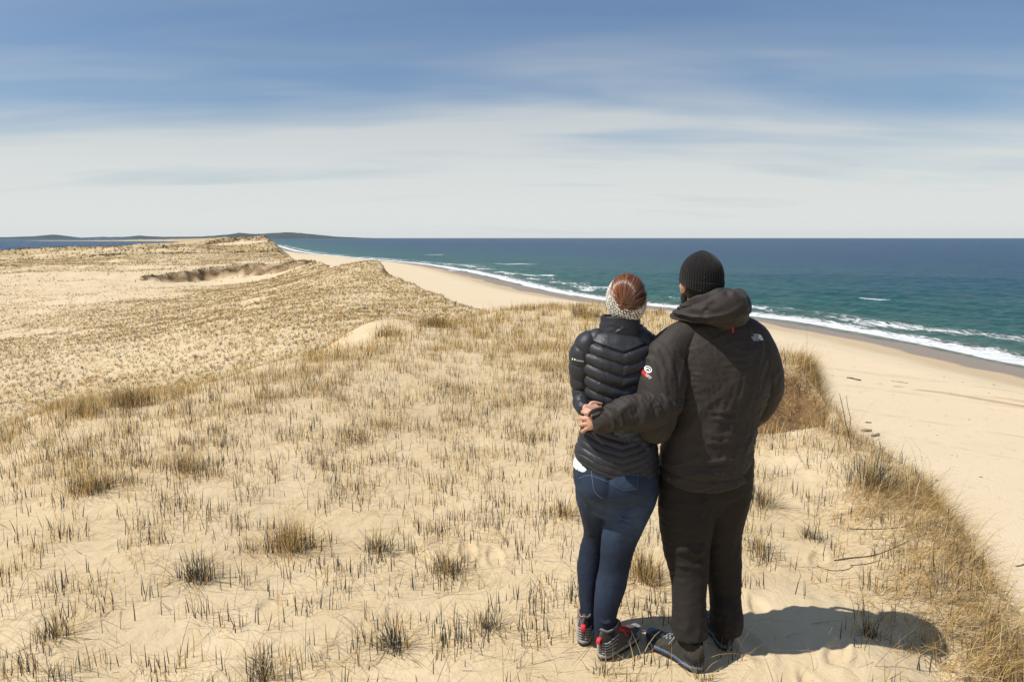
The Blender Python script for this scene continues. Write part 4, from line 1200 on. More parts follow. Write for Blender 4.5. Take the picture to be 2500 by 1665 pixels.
P = creases(P, N, 0.15, 26, 5, 0.005, 410, 2.5)
P = creases(P, N, 1.9, 34, 7, 0.0045, 405, 5.0)
torso_g = P

# ---- left sleeve, round the companion's back
kk = [(*at(1722, 800, 3.37), 0.060, 0.070), (*at(1672, 822, 3.36), 0.080, 0.085), (*at(1632, 862, 3.33), 0.098, 0.092), (*at(1617, 915, 3.29), 0.110, 0.092), (*at(1610, 975, 3.25), 0.106, 0.088), (*at(1603, 1025, 3.235), 0.086, 0.080), (*at(1600, 1052, 3.235), 0.072, 0.070)]
A1, S1, T1, U1 = loft(kk, 110, 96, ref=(1, 0, 0.1), start='round', end='round')
N1 = gnorm(A1)
Y0 = 3.16
A1 = folds(A1, N1, [(L3((1585, 830), (1625, 850), (1668, 880)), -0.005, 0.012), (L3((1660, 815), (1680, 850), (1684, 890)), 0.004, 0.010), (L3((1640, 845), (1668, 875), (1676, 920)), 0.006, 0.012),
                     (L3((1560, 950), (1590, 930), (1600, 900)), 0.006, 0.012), (L3((1590, 915), (1588, 960), (1592, 1000)), -0.006, 0.008), (L3((1603, 900), (1602, 950), (1606, 990)), 0.006, 0.010),
                     (L3((1625, 940), (1620, 975), (1628, 1005)), 0.007, 0.010), (L3((1648, 930), (1640, 970), (1640, 1000)), -0.006, 0.010), (L3((1556, 925), (1575, 940)), -0.006, 0.008),
                     (L3((1568, 1040), (1600, 1060), (1632, 1050)), 0.004, 0.012)])
A1 = A1 + N1 * (0.003 * fbm(U1 * 12, S1 * 6, 25, 3) + 0.001 * fbm(U1 * 60, S1 * 30, 26, 2))[..., None]
A1 = creases(A1, N1, 1.45, 22, 4, 0.009, 420, 3.0)
A1 = creases(A1, N1, 2.5, 36, 8, 0.005, 421, 5.0)
kk = [(*at(1640, 985, 3.235), 0.060, 0.060), (*at(1600, 1000, 3.185), 0.082, 0.066), (*at(1560, 1006, 3.165), 0.084, 0.062), (*at(1525, 1010, 3.160), 0.076, 0.058), (*at(1495, 1020, 3.165), 0.062, 0.052), (*at(1472, 1027, 3.18), 0.050, 0.044), (*at(1455, 1030, 3.195), 0.047, 0.040)]
A2, S2, T2, U2 = loft(kk, 120, 84, ref=(0, 0, 1), start='round', end='hem')
N2 = gnorm(A2)
Y0 = 3.105
A2 = folds(A2, N2, [(L3((1478, 990), (1480, 1020), (1490, 1048)), -0.010, 0.009), (L3((1488, 988), (1492, 1020), (1505, 1050)), 0.009, 0.010), (L3((1462, 1008), (1468, 1030), (1478, 1048)), 0.005, 0.008),
                     (L3((1520, 985), (1512, 1015), (1530, 1045)), 0.007, 0.014), (L3((1505, 1015), (1530, 1035), (1560, 1030)), -0.006, 0.009), (L3((1545, 965), (1538, 985), (1520, 1000)), 0.008, 0.012),
                     (L3((1560, 985), (1552, 1010), (1535, 1012)), -0.005, 0.010), (L3((1570, 975), (1575, 1010), (1570, 1040)), 0.006, 0.013), (L3((1540, 1038), (1580, 1035), (1620, 1015)), 0.006, 0.010),
                     (L3((1590, 975), (1600, 1005), (1598, 1030)), -0.005, 0.012), (L3((1500, 1042), (1540, 1048), (1575, 1038)), 0.005, 0.008)])
A2 = A2 + N2 * (0.004 * fbm(U2 * 8, S2 * 14, 35, 3) + 0.001 * fbm(U2 * 30, S2 * 55, 36, 2))[..., None]
A2 = creases(A2, N2, 1.9, 30, 6, 0.011, 430, 3.2)
A2 = creases(A2, N2, 0.9, 40, 9, 0.005, 431, 5.0)
# ---- right sleeve, hand in the front pocket
kk = [(*at(1775, 795, 3.37), 0.060, 0.070), (*at(1822, 815, 3.37), 0.076, 0.085), (*at(1850, 850, 3.37), 0.080, 0.092), (*at(1864, 900, 3.38), 0.083, 0.090), (*at(1868, 950, 3.41), 0.080, 0.085), (*at(1856, 990, 3.47), 0.066, 0.075), (*at(1840, 1015, 3.54), 0.052, 0.055), (*at(1822, 1030, 3.60), 0.045, 0.045)]
A3, S3, T3, U3 = loft(kk, 120, 84, ref=(1, 0, 0.1), start='round', end='hem')
N3 = gnorm(A3)
Y0 = 3.30
A3 = folds(A3, N3, [(L3((1845, 830), (1868, 850), (1885, 880)), 0.006, 0.012), (L3((1870, 900), (1890, 930), (1895, 960)), 0.006, 0.012), (L3((1850, 935), (1875, 950), (1900, 945)), -0.006, 0.010), (L3((1850, 960), (1875, 975), (1893, 970)), 0.006, 0.010), (L3((1850, 990), (1870, 1000)), 0.005, 0.01)])
A3 = A3 + N3 * (0.004 * fbm(U3 * 8, S3 * 10, 45, 3) + 0.001 * fbm(U3 * 50, S3 * 50, 46, 2))[..., None]
A3 = creases(A3, N3, 1.2, 16, 4, 0.006, 440, 2.2)
jacket = grid_obj('jacket', [torso_g, A1, A2, A3], M_shell, man, O)

# ---- hood bunched behind the neck
hk = [(*at(1642, 773, 3.41), 0.008, 0.006), (*at(1654, 770, 3.37), 0.022, 0.014), (*at(1680, 768, 3.32), 0.033, 0.026), (*at(1718, 764, 3.255), 0.054, 0.048), (*at(1758, 758, 3.225), 0.082, 0.070), (*at(1790, 754, 3.245), 0.086, 0.068), (*at(1803, 745, 3.34), 0.070, 0.050), (*at(1798, 738, 3.43), 0.045, 0.035)]
H, SH, THh, UH = loft(hk, 120, 80, ref=(0, -0.25, 1), start='round', end='round', expo=1.85)
NH = gnorm(H)
Y0 = 3.19
H = folds(H, NH, [(L3((1652, 780), (1690, 752), (1735, 738), (1775, 742)), 0.011, 0.011), (L3((1665, 776), (1700, 768), (1730, 780), (1765, 800)), 0.009, 0.011), (L3((1690, 765), (1730, 755), (1760, 768)), -0.010, 0.011),
                  (L3((1775, 706), (1778, 735), (1768, 760)), -0.011, 0.010), (L3((1786, 708), (1792, 740), (1785, 775)), 0.010, 0.014), (L3((1805, 720), (1808, 750), (1800, 782)), 0.006, 0.010),
                  (L3((1740, 792), (1775, 788), (1800, 775)), -0.006, 0.012), (L3((1700, 782), (1722, 770)), -0.006, 0.009), (L3((1715, 722), (1745, 716), (1770, 712)), 0.008, 0.010)])
H = H + NH * (0.007 * fbm(UH * 8, SH * 7, 55, 3))[..., None]
H = creases(H, NH, 0.55, 24, 5, 0.016, 450, 1.8)
# upper roll: the rim of the hood standing up to the nape
hk2 = [(*at(1644, 768, 3.42), 0.007, 0.006), (*at(1664, 755, 3.37), 0.016, 0.010), (*at(1694, 740, 3.325), 0.026, 0.016), (*at(1732, 728, 3.30), 0.034, 0.024), (*at(1764, 724, 3.295), 0.038, 0.034), (*at(1788, 727, 3.34), 0.034, 0.030), (*at(1784, 730, 3.44), 0.028, 0.02)]
H2, S_, T_, U_ = loft(hk2, 90, 48, ref=(0, -0.3, 1), start='round', end='round')
H2 = H2 + gnorm(H2) * (0.005 * fbm(U_ * 18, S_ * 12, 65, 3))[..., None]
H2 = creases(H2, gnorm(H2), 0.4, 30, 6, 0.008, 460, 2.0)
hood = grid_obj('hood', [H, H2], M_shell, man, O)
# stand-up collar inside the hood, round the neck
ck = [row(800, 1672, 1806, 3.385, 0.088), row(770, 1668, 1790, 3.39, 0.092), row(745, 1668, 1775, 3.395, 0.088)]
grid_obj('collar', [loft(ck, 24, 64, end='hem')[0]], M_lining, man, O)
# pull loop under the hood and hem cord lock
grid_obj('pull_tab', [tube([at(1788, 797, 3.185), at(1790, 804, 3.18), at(1789, 811, 3.185)], 0.003, 8, 10)], M_redp, man, O)

# ---- cuff tab
grid_obj('cuff_tab', [loft([(*at(1472, 997, 3.145), 0.008, 0.003), (*at(1455, 1001, 3.150), 0.009, 0.003), (*at(1441, 1009, 3.165), 0.009, 0.003), (*at(1437, 1014, 3.185), 0.008, 0.003)], 16, 14, ref=(0.3, 0, 1), start='round', end='round', expo=3)[0]], M_lining, man, O)

# ---- trousers
def legs(L, R, pel, ns, foldsL, foldsR, seed, nt=110, amp=1.0, pend='round'):
    out = []
    for keys, fl_, y0, sd_ in ((L, foldsL, None, 0), (R, foldsR, None, 7)):
        G, S_, T_, U_ = loft(keys, ns, nt, start='round', end='flat', expo=2.15, horiz=0.5)
        Nn = gnorm(G)
        G = folds(G, Nn, [(a_, b_ * 1.0, c_ * 1.1) for a_, b_, c_ in fl_])
        G = creases(G, Nn, 0.1, 42, 8, 0.006 , seed + 40 + sd_, 4.0) * sstep(0.62, 0.85, S_ / S_.max())[..., None] + G * (1 - sstep(0.62, 0.85, S_ / S_.max()))[..., None]
        G = creases(G, Nn, 0.35, 16, 5, 0.0045, seed + 20 + sd_, 2.4)
        G = creases(G, Nn, 1.35, 14, 3, 0.006, seed + 30 + sd_, 2.4)
        G = G + Nn * (amp * (0.0025 * fbm(U_ * 7, S_ * 16, seed + sd_, 3) + 0.0018 * fbm(U_ * 30, S_ * 50, seed + 1 + sd_, 2)))[..., None]
        out.append(G)
    Pg, S_, T_, U_ = loft(pel, 60, 140, start='flat', end='round', expo=2.3, horiz=0.7)
    Pg = Pg + gnorm(Pg) * (amp * 0.003 * fbm(U_ * 8, S_ * 20, seed + 3, 3))[..., None]
    return out + [Pg]
Ll = [row(1150, 1612, 1742, 3.36, 0.125), row(1205, 1609, 1750, 3.35, 0.130), row(1244, 1609, 1745, 3.34, 0.122), row(1302, 1614, 1736, 3.33, 0.110), row(1352, 1622, 1731, 3.32, 0.098), row(1395, 1634, 1729, 3.31, 0.092), row(1440, 1641, 1724, 3.28, 0.084), row(1495, 1642, 1722, 3.24, 0.080), row(1535, 1644, 1726, 3.215, 0.084), row(1556, 1648, 1729, 3.20, 0.080)]
Rl = [row(1150, 1728, 1838, 3.39, 0.122), row(1205, 1716, 1829, 3.39, 0.126), row(1244, 1712, 1819, 3.40, 0.118), row(1302, 1708, 1808, 3.42, 0.105), row(1352, 1712, 1808, 3.42, 0.095), row(1395, 1722, 1809, 3.41, 0.086), row(1440, 1732, 1807, 3.40, 0.080), row(1480, 1735, 1809, 3.37, 0.078), row(1510, 1735, 1813, 3.355, 0.080), row(1540, 1732, 1806, 3.345, 0.078)]
pel = [row(1110, 1618, 1838, 3.375, 0.150), row(1150, 1613, 1836, 3.375, 0.152), row(1190, 1618, 1826, 3.38, 0.148), row(1215, 1640, 1805, 3.385, 0.125)]
Y0 = 3.23
fL = [(L3((1668, 1318), (1700, 1325), (1725, 1322)), -0.010, 0.009), (L3((1665, 1345), (1695, 1352), (1722, 1345)), 0.010, 0.009), (L3((1660, 1360), (1695, 1370), (1722, 1362)), -0.008, 0.008), (L3((1655, 1378), (1690, 1386), (1724, 1378)), 0.007, 0.010),
      (L3((1640, 1365), (1660, 1345), (1690, 1335)), 0.006, 0.012), (L3((1628, 1260), (1660, 1285), (1700, 1290)), 0.005, 0.014), (L3((1625, 1215), (1680, 1235), (1740, 1222)), 0.006, 0.012), (L3((1700, 1250), (1720, 1300), (1722, 1340)), 0.005, 0.012),
      (L3((1660, 1420), (1690, 1430), (1720, 1420)), 0.005, 0.012), (L3((1650, 1500), (1690, 1512), (1725, 1500)), 0.007, 0.012), (L3((1646, 1525), (1685, 1540), (1728, 1528)), 0.008, 0.010), (L3((1650, 1550), (1690, 1558), (1728, 1545)), -0.006, 0.009), (L3((1640, 1512), (1643, 1530), (1650, 1545)), 0.010, 0.010)]
Y0 = 3.31
fR = [(L3((1745, 1330), (1780, 1345), (1805, 1335)), 0.007, 0.012), (L3((1745, 1360), (1780, 1372), (1805, 1365)), -0.006, 0.010), (L3((1750, 1240), (1790, 1255), (1815, 1235)), 0.006, 0.014), (L3((1740, 1480), (1775, 1490), (1808, 1482)), 0.008, 0.010), (L3((1740, 1505), (1775, 1515), (1812, 1500)), 0.010, 0.010), (L3((1742, 1520), (1775, 1528), (1806, 1518)), -0.006, 0.008)]
tr_g = legs(Ll, Rl, pel, 190, fL, fR, 300)
remesh('trousers', tr_g, 0.006, M_trs, man, O, 2)

# ---- body
hc = at(1709, 692, 3.41); YAW = 0.24
HG, eyes, HR = head_parts(hc, YAW, 1.04)
def mid(r_, k=0.82): return (list(r_[:3]), r_[3] * k)
BG = list(HG)
BG.append(limb([hc + [0, -0.01, -0.05], at(1712, 745, 3.40), at(1722, 775, 3.39), at(1735, 800, 3.385)], [0.062, 0.062, 0.066, 0.08]))
BG.append(loft([(*r_[:3], r_[3] * 0.80, r_[4] * 0.78) for r_ in (rows_[2], rows_[3], rows_[5], rows_[7], rows_[8], rows_[9], rows_[10])], 40, 40, start='round', end='round')[0])
for lk in (Ll, Rl):
    BG.append(loft([(*r_[:3], r_[3] * 0.70, r_[4] * 0.70) for r_ in lk[:-1]], 50, 26, start='round', end='round')[0])
aw = at(1452, 1030, 3.20)
BG.append(limb([at(1690, 815, 3.37), at(1640, 850, 3.34), at(1616, 920, 3.29), at(1606, 985, 3.25), at(1602, 1030, 3.235)], [0.060, 0.066, 0.066, 0.058, 0.050]))
BG.append(limb([at(1602, 1030, 3.235), at(1560, 1012, 3.18), at(1500, 1022, 3.175), aw], [0.048, 0.050, 0.038, 0.028]))
BG.append(limb([at(1800, 810, 3.37), at(1850, 850, 3.37), at(1864, 900, 3.38), at(1866, 950, 3.41)], [0.06, 0.062, 0.056, 0.048]))
rw = at(1822, 1030, 3.60)
BG.append(limb([at(1866, 950, 3.41), at(1855, 990, 3.48), at(1838, 1015, 3.55), rw], [0.046, 0.044, 0.034, 0.027]))
# left hand laid on the companion's side, fingers closing round the waist
def hand_left():
    G = []
    w_ = aw
    G.append(loft([(*at(1458, 1030, 3.195), 0.028, 0.020), (*at(1448, 1029, 3.192), 0.034, 0.018), (*at(1440, 1028, 3.200), 0.041, 0.016), (*at(1434, 1028, 3.214), 0.041, 0.013)], 16, 24, ref=(0, 0, 1), start='round', end='round', expo=2.4)[0])
    for (v0, v1, v2, r, tip, u1) in [(1009, 1006, 1005, 0.0086, 3.37, 1421), (1022, 1021, 1021, 0.0090, 3.38, 1417), (1035, 1036, 1038, 0.0087, 3.37, 1417), (1046, 1051, 1055, 0.0080, 3.35, 1421)]:
        G.append(tube([at(1444, v0, 3.200), at(1433, v0, 3.200), at(u1 + 5, v1, 3.218), at(u1, v1 * .5 + v2 * .5, 3.262), at(u1 + 3, v2, 3.305), at(u1 + 10, v2 + 1, tip - 0.04)], np.array([0.9, 1.12, 1.05, 1.0, 0.95, 0.75]) * r, 14, 34, ref=(0, 0, 1)))
    G.append(tube([at(1450, 1012, 3.195), at(1440, 1004, 3.200), at(1431, 1000, 3.225), at(1426, 998, 3.26)], np.array([0.013, 0.0115, 0.0098, 0.0082]), 12, 18, ref=(0, 0.3, 1)))
    return G
BG += hand_left()
BG += hand_parts(rw, (-0.75, 0.25, -0.45), (0.2, 0.9, 0.2), (0.2, 0.3, 0.9), (0.5, 0.6, 0.6, 0.6), scale=1.05)
body = remesh('body', BG, 0.0036, M_skin, man, O, 1)
for e_ in eyes:
    grid_obj('eye', [ellipsoid(e_, (0.0125, 0.0125, 0.0125), 14, 18)], M_eye, man, O)
# nails on the visible fingers
# ---- beard and short hair
def on_head(o): return (np.array(o) * 1.04) @ HR.T + hc
R3 = HR
def HE(o, r, rot=None): return (ellipsoid((0, 0, 0), np.array(r) * 1.04, 24, 32, rot) + np.array(o) * 1.04) @ R3.T + hc
be = HE((0, 0.034, -0.068), (0.067, 0.066, 0.060)); be = be + gnorm(be) * (0.003 * vnoise(be[..., 0] * 220, be[..., 2] * 160, 3))[..., None]
be2 = HE((0, 0.028, -0.050), (0.0655, 0.050, 0.045))
grid_obj('beard', [be, be2], M_beard, man, O)
hb_ = HE((0, -0.020, -0.020), (0.0775, 0.088, 0.072)); hb_ = hb_ + gnorm(hb_) * (0.002 * vnoise(hb_[..., 0] * 300, hb_[..., 2] * 120, 6))[..., None]
grid_obj('hair', [hb_], M_beard, man, O)
# sunglasses: only the temple arm shows beside the cheek
sg_ = [tube([on_head((sx_ * 0.081, -0.010, 0.004)), on_head((sx_ * 0.075, 0.05, 0.006)), on_head((sx_ * 0.058, 0.090, 0.006))], 0.0022, 8, 12) for sx_ in (-1, 1)]
sg_ += [ellipsoid(on_head((sx_ * 0.033, 0.094, 0.0)), (0.024, 0.005, 0.017), 12, 18, (0, 0, YAW)) for sx_ in (-1, 1)]
grid_obj('sunglasses', sg_, M_lens, man, O)

# ---- knit hat: ribbed dome with a turned-up edge
nt_, nr_ = 260, 90
phi = np.linspace(0.0, 1.0, nr_)
G = []
for i, f_ in enumerate(phi):
    ang = f_ * 2.10
    rr0 = math.sin(min(ang, math.pi / 2)); zz0 = math.cos(ang) if ang < math.pi / 2 else -(ang - math.pi / 2) * 0.55
    if ang > math.pi / 2: rr0 = 1 - 0.10 * (ang - math.pi / 2) ** 1.5
    th_ = np.linspace(0, 2 * math.pi, nt_, endpoint=False)
    ribs = 0.0030 * np.abs(np.sin(th_ * 26)) ** 0.7 * sstep(0.10, 0.4, f_)
    gath = 0.010 * (np.abs(np.sin(th_ * 4 + 0.3)) ** 0.5 - 0.8) * sstep(0.65, 0.15, f_) * sstep(0.0, 0.08, f_)
    tilt = 0.028 * (f_ > 0.6) * (f_ - 0.6) / 0.4 * -np.sin(th_)          # lower at the nape (-y)
    rx_, ry_ = 0.0895, 0.1065
    rad_ = 1 + (ribs + gath) / 0.1
    z_ = 0.028 + zz0 * 0.112 + 0.004 * np.exp(-(f_ / 0.12) ** 2) + tilt * -1 * 0 - np.maximum(0, -np.sin(th_)) * 0.030 * sstep(0.6, 1.0, f_)
    G.append(np.stack([np.cos(th_) * rx_ * rr0 * rad_, -0.012 + np.sin(th_) * ry_ * rr0 * rad_, z_], -1))
G = np.array(G)
fo = 0.0030 * sstep(0.78, 0.81, phi)                                    # thicker folded edge
kn = 0.0013 * vnoise(np.tile(np.arange(nt_) / 1.0, (nr_, 1)) * 1.3, np.tile(np.arange(nr_)[:, None], (1, nt_)) * 1.4, 3)
G = G + gnorm(G) * (fo[:, None] + kn)[..., None]
inner = G[-1:] * [0.94, 0.94, 1]
G = np.concatenate([G, inner, inner + [0, 0, 0.03]])
beanie = grid_obj('knit_hat', [(G * 1.05) @ R3.T + hc], M_knit_b, man, O)
# a few pale lint specks caught in the wool
lb = bvh_of(beanie); lint = []
for (u_, v_) in [(1677, 660), (1719, 678), (1708, 709)]:
    d_ = Vector((at(u_, v_, 3.0) - np.array([0, 0, 12.0])).tolist()).normalized()
    h_ = lb.ray_cast(Vector((0, 0, 12)) - Vector(O.tolist()), d_)[0]
    if h_: lint.append(ellipsoid(np.array(h_) + O, (0.0014, 0.0014, 0.0010), 6, 8))
for l_ in lint: grid_obj('lint', [l_], M_bootg, beanie, O)

# ---- marks on the jacket
jb = bvh_of(jacket)
pl = layer_on(jb, O, 1849, 824, 0.0)
text_mark('THE\nNORTH\nFACE', 0.0125, M_print, 'chest_logo_lettering', jacket, O, lambda xy: pl(np.asarray(xy) + [-0.010, 0.006]))
arcs = []
for k_, r_ in enumerate((0.0085, 0.0145, 0.0205)):
    a_ = np.linspace(0, math.pi / 2, 14); arcs.append(ribbon2d(np.stack([0.004 + np.cos(a_) * r_, -0.0125 + np.sin(a_) * r_ * 1.15], -1), 0.0038))
flat_mark('chest_logo_arc', arcs, M_print, jacket, O, pl)
pl2 = layer_on(jb, O, 1583, 902, 0.0)
a_ = np.linspace(0, 2 * math.pi, 25)
rg = [ribbon2d(np.stack([np.cos(a_) * 0.0125, np.sin(a_) * 0.0125], -1), 0.0034)]
rg.append(ribbon2d([(-0.0125, -0.001), (-0.004, 0.003), (0.002, 0.004), (0.004, 0.0), (0.007, -0.006)], 0.0042))
rg.append(ribbon2d([(-0.009, -0.006), (-0.002, -0.009), (0.004, -0.010)], 0.0034))
flat_mark('sleeve_badge', rg, M_print, jacket, O, pl2)
pl3 = layer_on(jb, O, 1574, 912, -0.75, 0.0028)
flat_mark('sleeve_badge_bar', [ribbon2d([(-0.018, 0.0), (-0.006, 0.0), (0.006, 0.0), (0.018, 0.0)], 0.015)], M_redp, jacket, O, pl3)
text_mark('SUMMIT\nSERIES', 0.0078, M_print, 'sleeve_lettering', jacket, O, lambda xy: layer_on(jb, O, 1582, 919, -0.75, 0.0045)(np.asarray(xy) + [0.003, 0.003]))

# ---- shoes
mats_s = dict(upper=M_shoe, outsole=M_rub, midsole=M_sole, cap=M_rub, collar=M_lining, trim=M_lining, lace=M_lace)
zl = 10.032
a = gp(1712, 1642, zl + 0.0); b = gp(1586, 1556, zl + 0.006)
shoe('shoe', man, O, a, b, mats_s, 'shoe')
a = gp(1778, 1590, zl + 0.0); b = a + np.array([0.085, 0.285, 0.004]) * 1.0
b[:2] = a[:2] + np.array([-0.03, 0.29])
shoe('shoe', man, O, a, b, mats_s, 'shoe')
# ================================================================== the woman
O = np.array([0.44, 3.34, 10.03])
wom = empty('person', tuple(O))
tag(wom, 'smaller person in black quilted jacket, blue jeans and cream knit headband over auburn hair', 'person')

# ---- quilted jacket
rows_ = [row(1150, 1404, 1606, 3.36, 0.150), row(1130, 1402, 1609, 3.36, 0.152), row(1095, 1406, 1606, 3.36, 0.146), row(1050, 1416, 1596, 3.365, 0.128), row(1010, 1424, 1588, 3.365, 0.118), row(970, 1424, 1588, 3.365, 0.120),
         row(930, 1418, 1592, 3.365, 0.125), row(890, 1414, 1600, 3.365, 0.126), row(860, 1416, 1602, 3.365, 0.120), row(838, 1424, 1592, 3.37, 0.106), row(822, 1440, 1578, 3.375, 0.088), row(812, 1458, 1566, 3.378, 0.072), row(800, 1466, 1560, 3.38, 0.062)]
P, S, TH, U = loft(rows_, 300, 260, expo=2.2, start='hem', end='open', horiz=0.7)
xs0 = P[:, :, 0].mean(1, keepdims=True); dx = (P[..., 0] - xs0)
k = sstep(0.16, 0.0, S)
P[..., 2] += k * (0.072 * np.clip(-dx / 0.19, 0, 1.1) ** 1.2 - 0.03 * np.maximum(dx, 0) - 0.004)   # hem is higher on the left hip
N = gnorm(P)
spine = at(1523, 900, 3.24)[0]
def quilt(P, N, S, up=0.056, lo=0.032):
    zz_ = P[..., 2] - 0.34 * np.minimum(np.abs(P[..., 0] - spine), 0.17) - 0.006 * vnoise(P[..., 0] * 9, P[..., 2] * 4, 70)
    zs_ = at(1523, 862, 3.25)[2]                      # lowest point of the yoke seam at the spine
    zw = at(1523, 1012, 3.25)[2]
    # near the hem the channels are narrow
    q = np.where(zz_ > zw, (zs_ - zz_) / up, (zs_ - zw) / up + (zw - zz_) / lo)
    yoke = sstep(-0.02, 0.02, q)
    ph_ = np.abs(np.sin(np.pi * q))
    amp_ = np.where(zz_ > zw, 0.0135, 0.0055)
    seam = np.where(q > 0, 1 - ph_ ** 0.55, np.clip(1 - (-q) / 0.12, 0, 1))
    D = -amp_ * seam
    # small puckers run across the seams
    pk = vnoise(P[..., 0] * 46 + P[..., 2] * 22 + P[..., 1] * 20, P[..., 2] * 7, 71)
    pk = (1 - np.clip(np.abs(pk) * 2.2, 0, 1)) ** 2 * sstep(-0.1, 0.4, vnoise(P[..., 0] * 9, P[..., 2] * 12, 73))
    D = D + np.where(q > -0.1, 0.0048, 0.0012) * np.abs(pk) * (0.35 + 0.65 * seam) * np.where(zz_ > zw, 1, 0.55)
    D = D + 0.004 * fbm(P[..., 0] * 12, P[..., 2] * 14, 72, 2)
    return P + N * D[..., None]
P = quilt(P, N, S)
Y0 = 3.235
P = folds(P, N, [(L3((1408, 868), (1412, 920), (1424, 975)), -0.008, 0.006), (L3((1523, 868), (1521, 930), (1519, 985)), -0.008, 0.005),
                 (L3((1470, 835), (1500, 842), (1530, 852)), -0.005, 0.007), (L3((1478, 828), (1510, 834), (1545, 842)), 0.004, 0.006), (L3((1430, 1058), (1480, 1068), (1540, 1082)), -0.004, 0.008),
                 (L3((1440, 1120), (1490, 1142), (1560, 1150)), 0.004, 0.010)])
G_t = P
# sleeves
def ring_quilt(G, S_, U_, sp, amp, seed):
    n_ = gnorm(G); ph_ = np.abs(np.sin(np.pi * (S_ + 0.012 * np.sin(U_ * 9)) / sp)); seam = 1 - ph_ ** 0.55
    D = -amp * seam + 0.002 * np.abs(fbm(U_ * 34, S_ * 9, seed, 2)) * (0.3 + 0.7 * seam) + 0.003 * fbm(U_ * 12, S_ * 12, seed + 1, 2)
    return G + n_ * D[..., None]
kl = [(*at(1478, 826, 3.38), 0.045, 0.055), (*at(1444, 836, 3.375), 0.062, 0.070), (*at(1424, 862, 3.37), 0.064, 0.072), (*at(1419, 905, 3.375), 0.058, 0.068), (*at(1420, 945, 3.385), 0.052, 0.062), (*at(1422, 968, 3.375), 0.046, 0.056)]
G1, S_, T_, U_ = loft(kl, 130, 90, ref=(1, 0, 0.1), start='round', end='round'); G1 = ring_quilt(G1, S_, U_, 0.062, 0.009, 80)
kl = [(*at(1420, 955, 3.39), 0.044, 0.050), (*at(1420, 980, 3.345), 0.044, 0.046), (*at(1424, 996, 3.290), 0.036, 0.038), (*at(1432, 1001, 3.250), 0.030, 0.030)]
G2, S_, T_, U_ = loft(kl, 70, 70, ref=(1, 0, 0.3), start='round', end='hem'); G2 = ring_quilt(G2, S_, U_, 0.05, 0.006, 82)
# right arm goes behind the man, along his back under the jacket edge
kr = [(*at(1548, 824, 3.38), 0.045, 0.055), (*at(1578, 838, 3.38), 0.060, 0.068), (*at(1596, 875, 3.40), 0.060, 0.066), (*at(1602, 930, 3.43), 0.055, 0.060), (*at(1606, 985, 3.46), 0.050, 0.054), (*at(1625, 1010, 3.52), 0.042, 0.044), (*at(1655, 1020, 3.56), 0.034, 0.034)]
G3, S_, T_, U_ = loft(kr, 130, 70, ref=(1, 0, 0.1), start='round', end='hem'); G3 = ring_quilt(G3, S_, U_, 0.062, 0.009, 84)
puffer = grid_obj('quilted_jacket', [G_t, G1, G2, G3], M_puff, wom, O)
# stand-up collar, gathered, with its open front edge folding out to the right
ck = [row(832, 1452, 1568, 3.378, 0.075), row(820, 1458, 1568, 3.378, 0.076), row(804, 1462, 1566, 3.378, 0.076), row(774, 1468, 1562, 3.378, 0.070)]
C_, S_, T_, U_ = loft(ck, 60, 140, start='open', end='hem', horiz=0.8)
C_[..., 2] += sstep(0.02, 0.08, S_) * (-0.06 * (C_[..., 0] - C_[:, :, 0].mean(1, keepdims=True)))
nC = gnorm(C_)
Y0 = 3.30
C_ = folds(C_, nC, [(L3((1470, 790), (1480, 797), (1500, 802)), 0.006, 0.005), (L3((1500, 800), (1540, 800), (1560, 802)), 0.006, 0.006), (L3((1462, 812), (1500, 808), (1520, 800)), -0.006, 0.006), (L3((1500, 815), (1512, 806), (1525, 800)), 0.007, 0.005), (L3((1500, 825), (1530, 822), (1560, 828)), -0.005, 0.006)])
C_ = C_ + nC * (0.004 * fbm(U_ * 16, S_ * 40, 91, 3))[..., None]
fl_k = [(*at(1556, 800, 3.35), 0.020, 0.010), (*at(1566, 806, 3.36), 0.024, 0.010), (*at(1573, 810, 3.40), 0.020, 0.008), (*at(1577, 806, 3.44), 0.014, 0.006)]
F_ = loft(fl_k, 30, 30, ref=(0, 0, 1), start='round', end='round')[0]; F_ = F_ + gnorm(F_) * (0.004 * vnoise(F_[..., 0] * 60, F_[..., 2] * 60, 9))[..., None]
fl_k = [(*at(1560, 815, 3.35), 0.012, 0.006), (*at(1572, 817, 3.36), 0.009, 0.004), (*at(1582, 816, 3.37), 0.004, 0.002)]
F2_ = loft(fl_k, 16, 20, ref=(0, 0, 1), start='round', end='round')[0]
grid_obj('collar', [C_, F_, F2_], M_puff, wom, O)
# white shirt showing under the raised hem
sh = [row(1172, 1399, 1604, 3.360, 0.152), row(1158, 1401, 1602, 3.360, 0.149), row(1144, 1410, 1594, 3.361, 0.136), row(1132, 1420, 1586, 3.362, 0.122)]
Sg, S_, T_, U_ = loft(sh, 30, 90, start='hem', end='open', horiz=0.8)
dxs = Sg[..., 0] - Sg[:, :, 0].mean(1, keepdims=True); Sg[..., 2] += 0.064 * np.clip(-dxs / 0.19, 0, 1.1) ** 1.2 + 0.004 - 0.03 * np.maximum(dxs, 0); Sg[..., 1] += 0.05 * sstep(-0.14, -0.09, dxs) * (Sg[..., 1] < 3.36)
Sg = Sg + gnorm(Sg) * (0.002 * fbm(U_ * 30, S_ * 30, 93, 2))[..., None]
grid_obj('shirt', [Sg], M_white, wom, O)

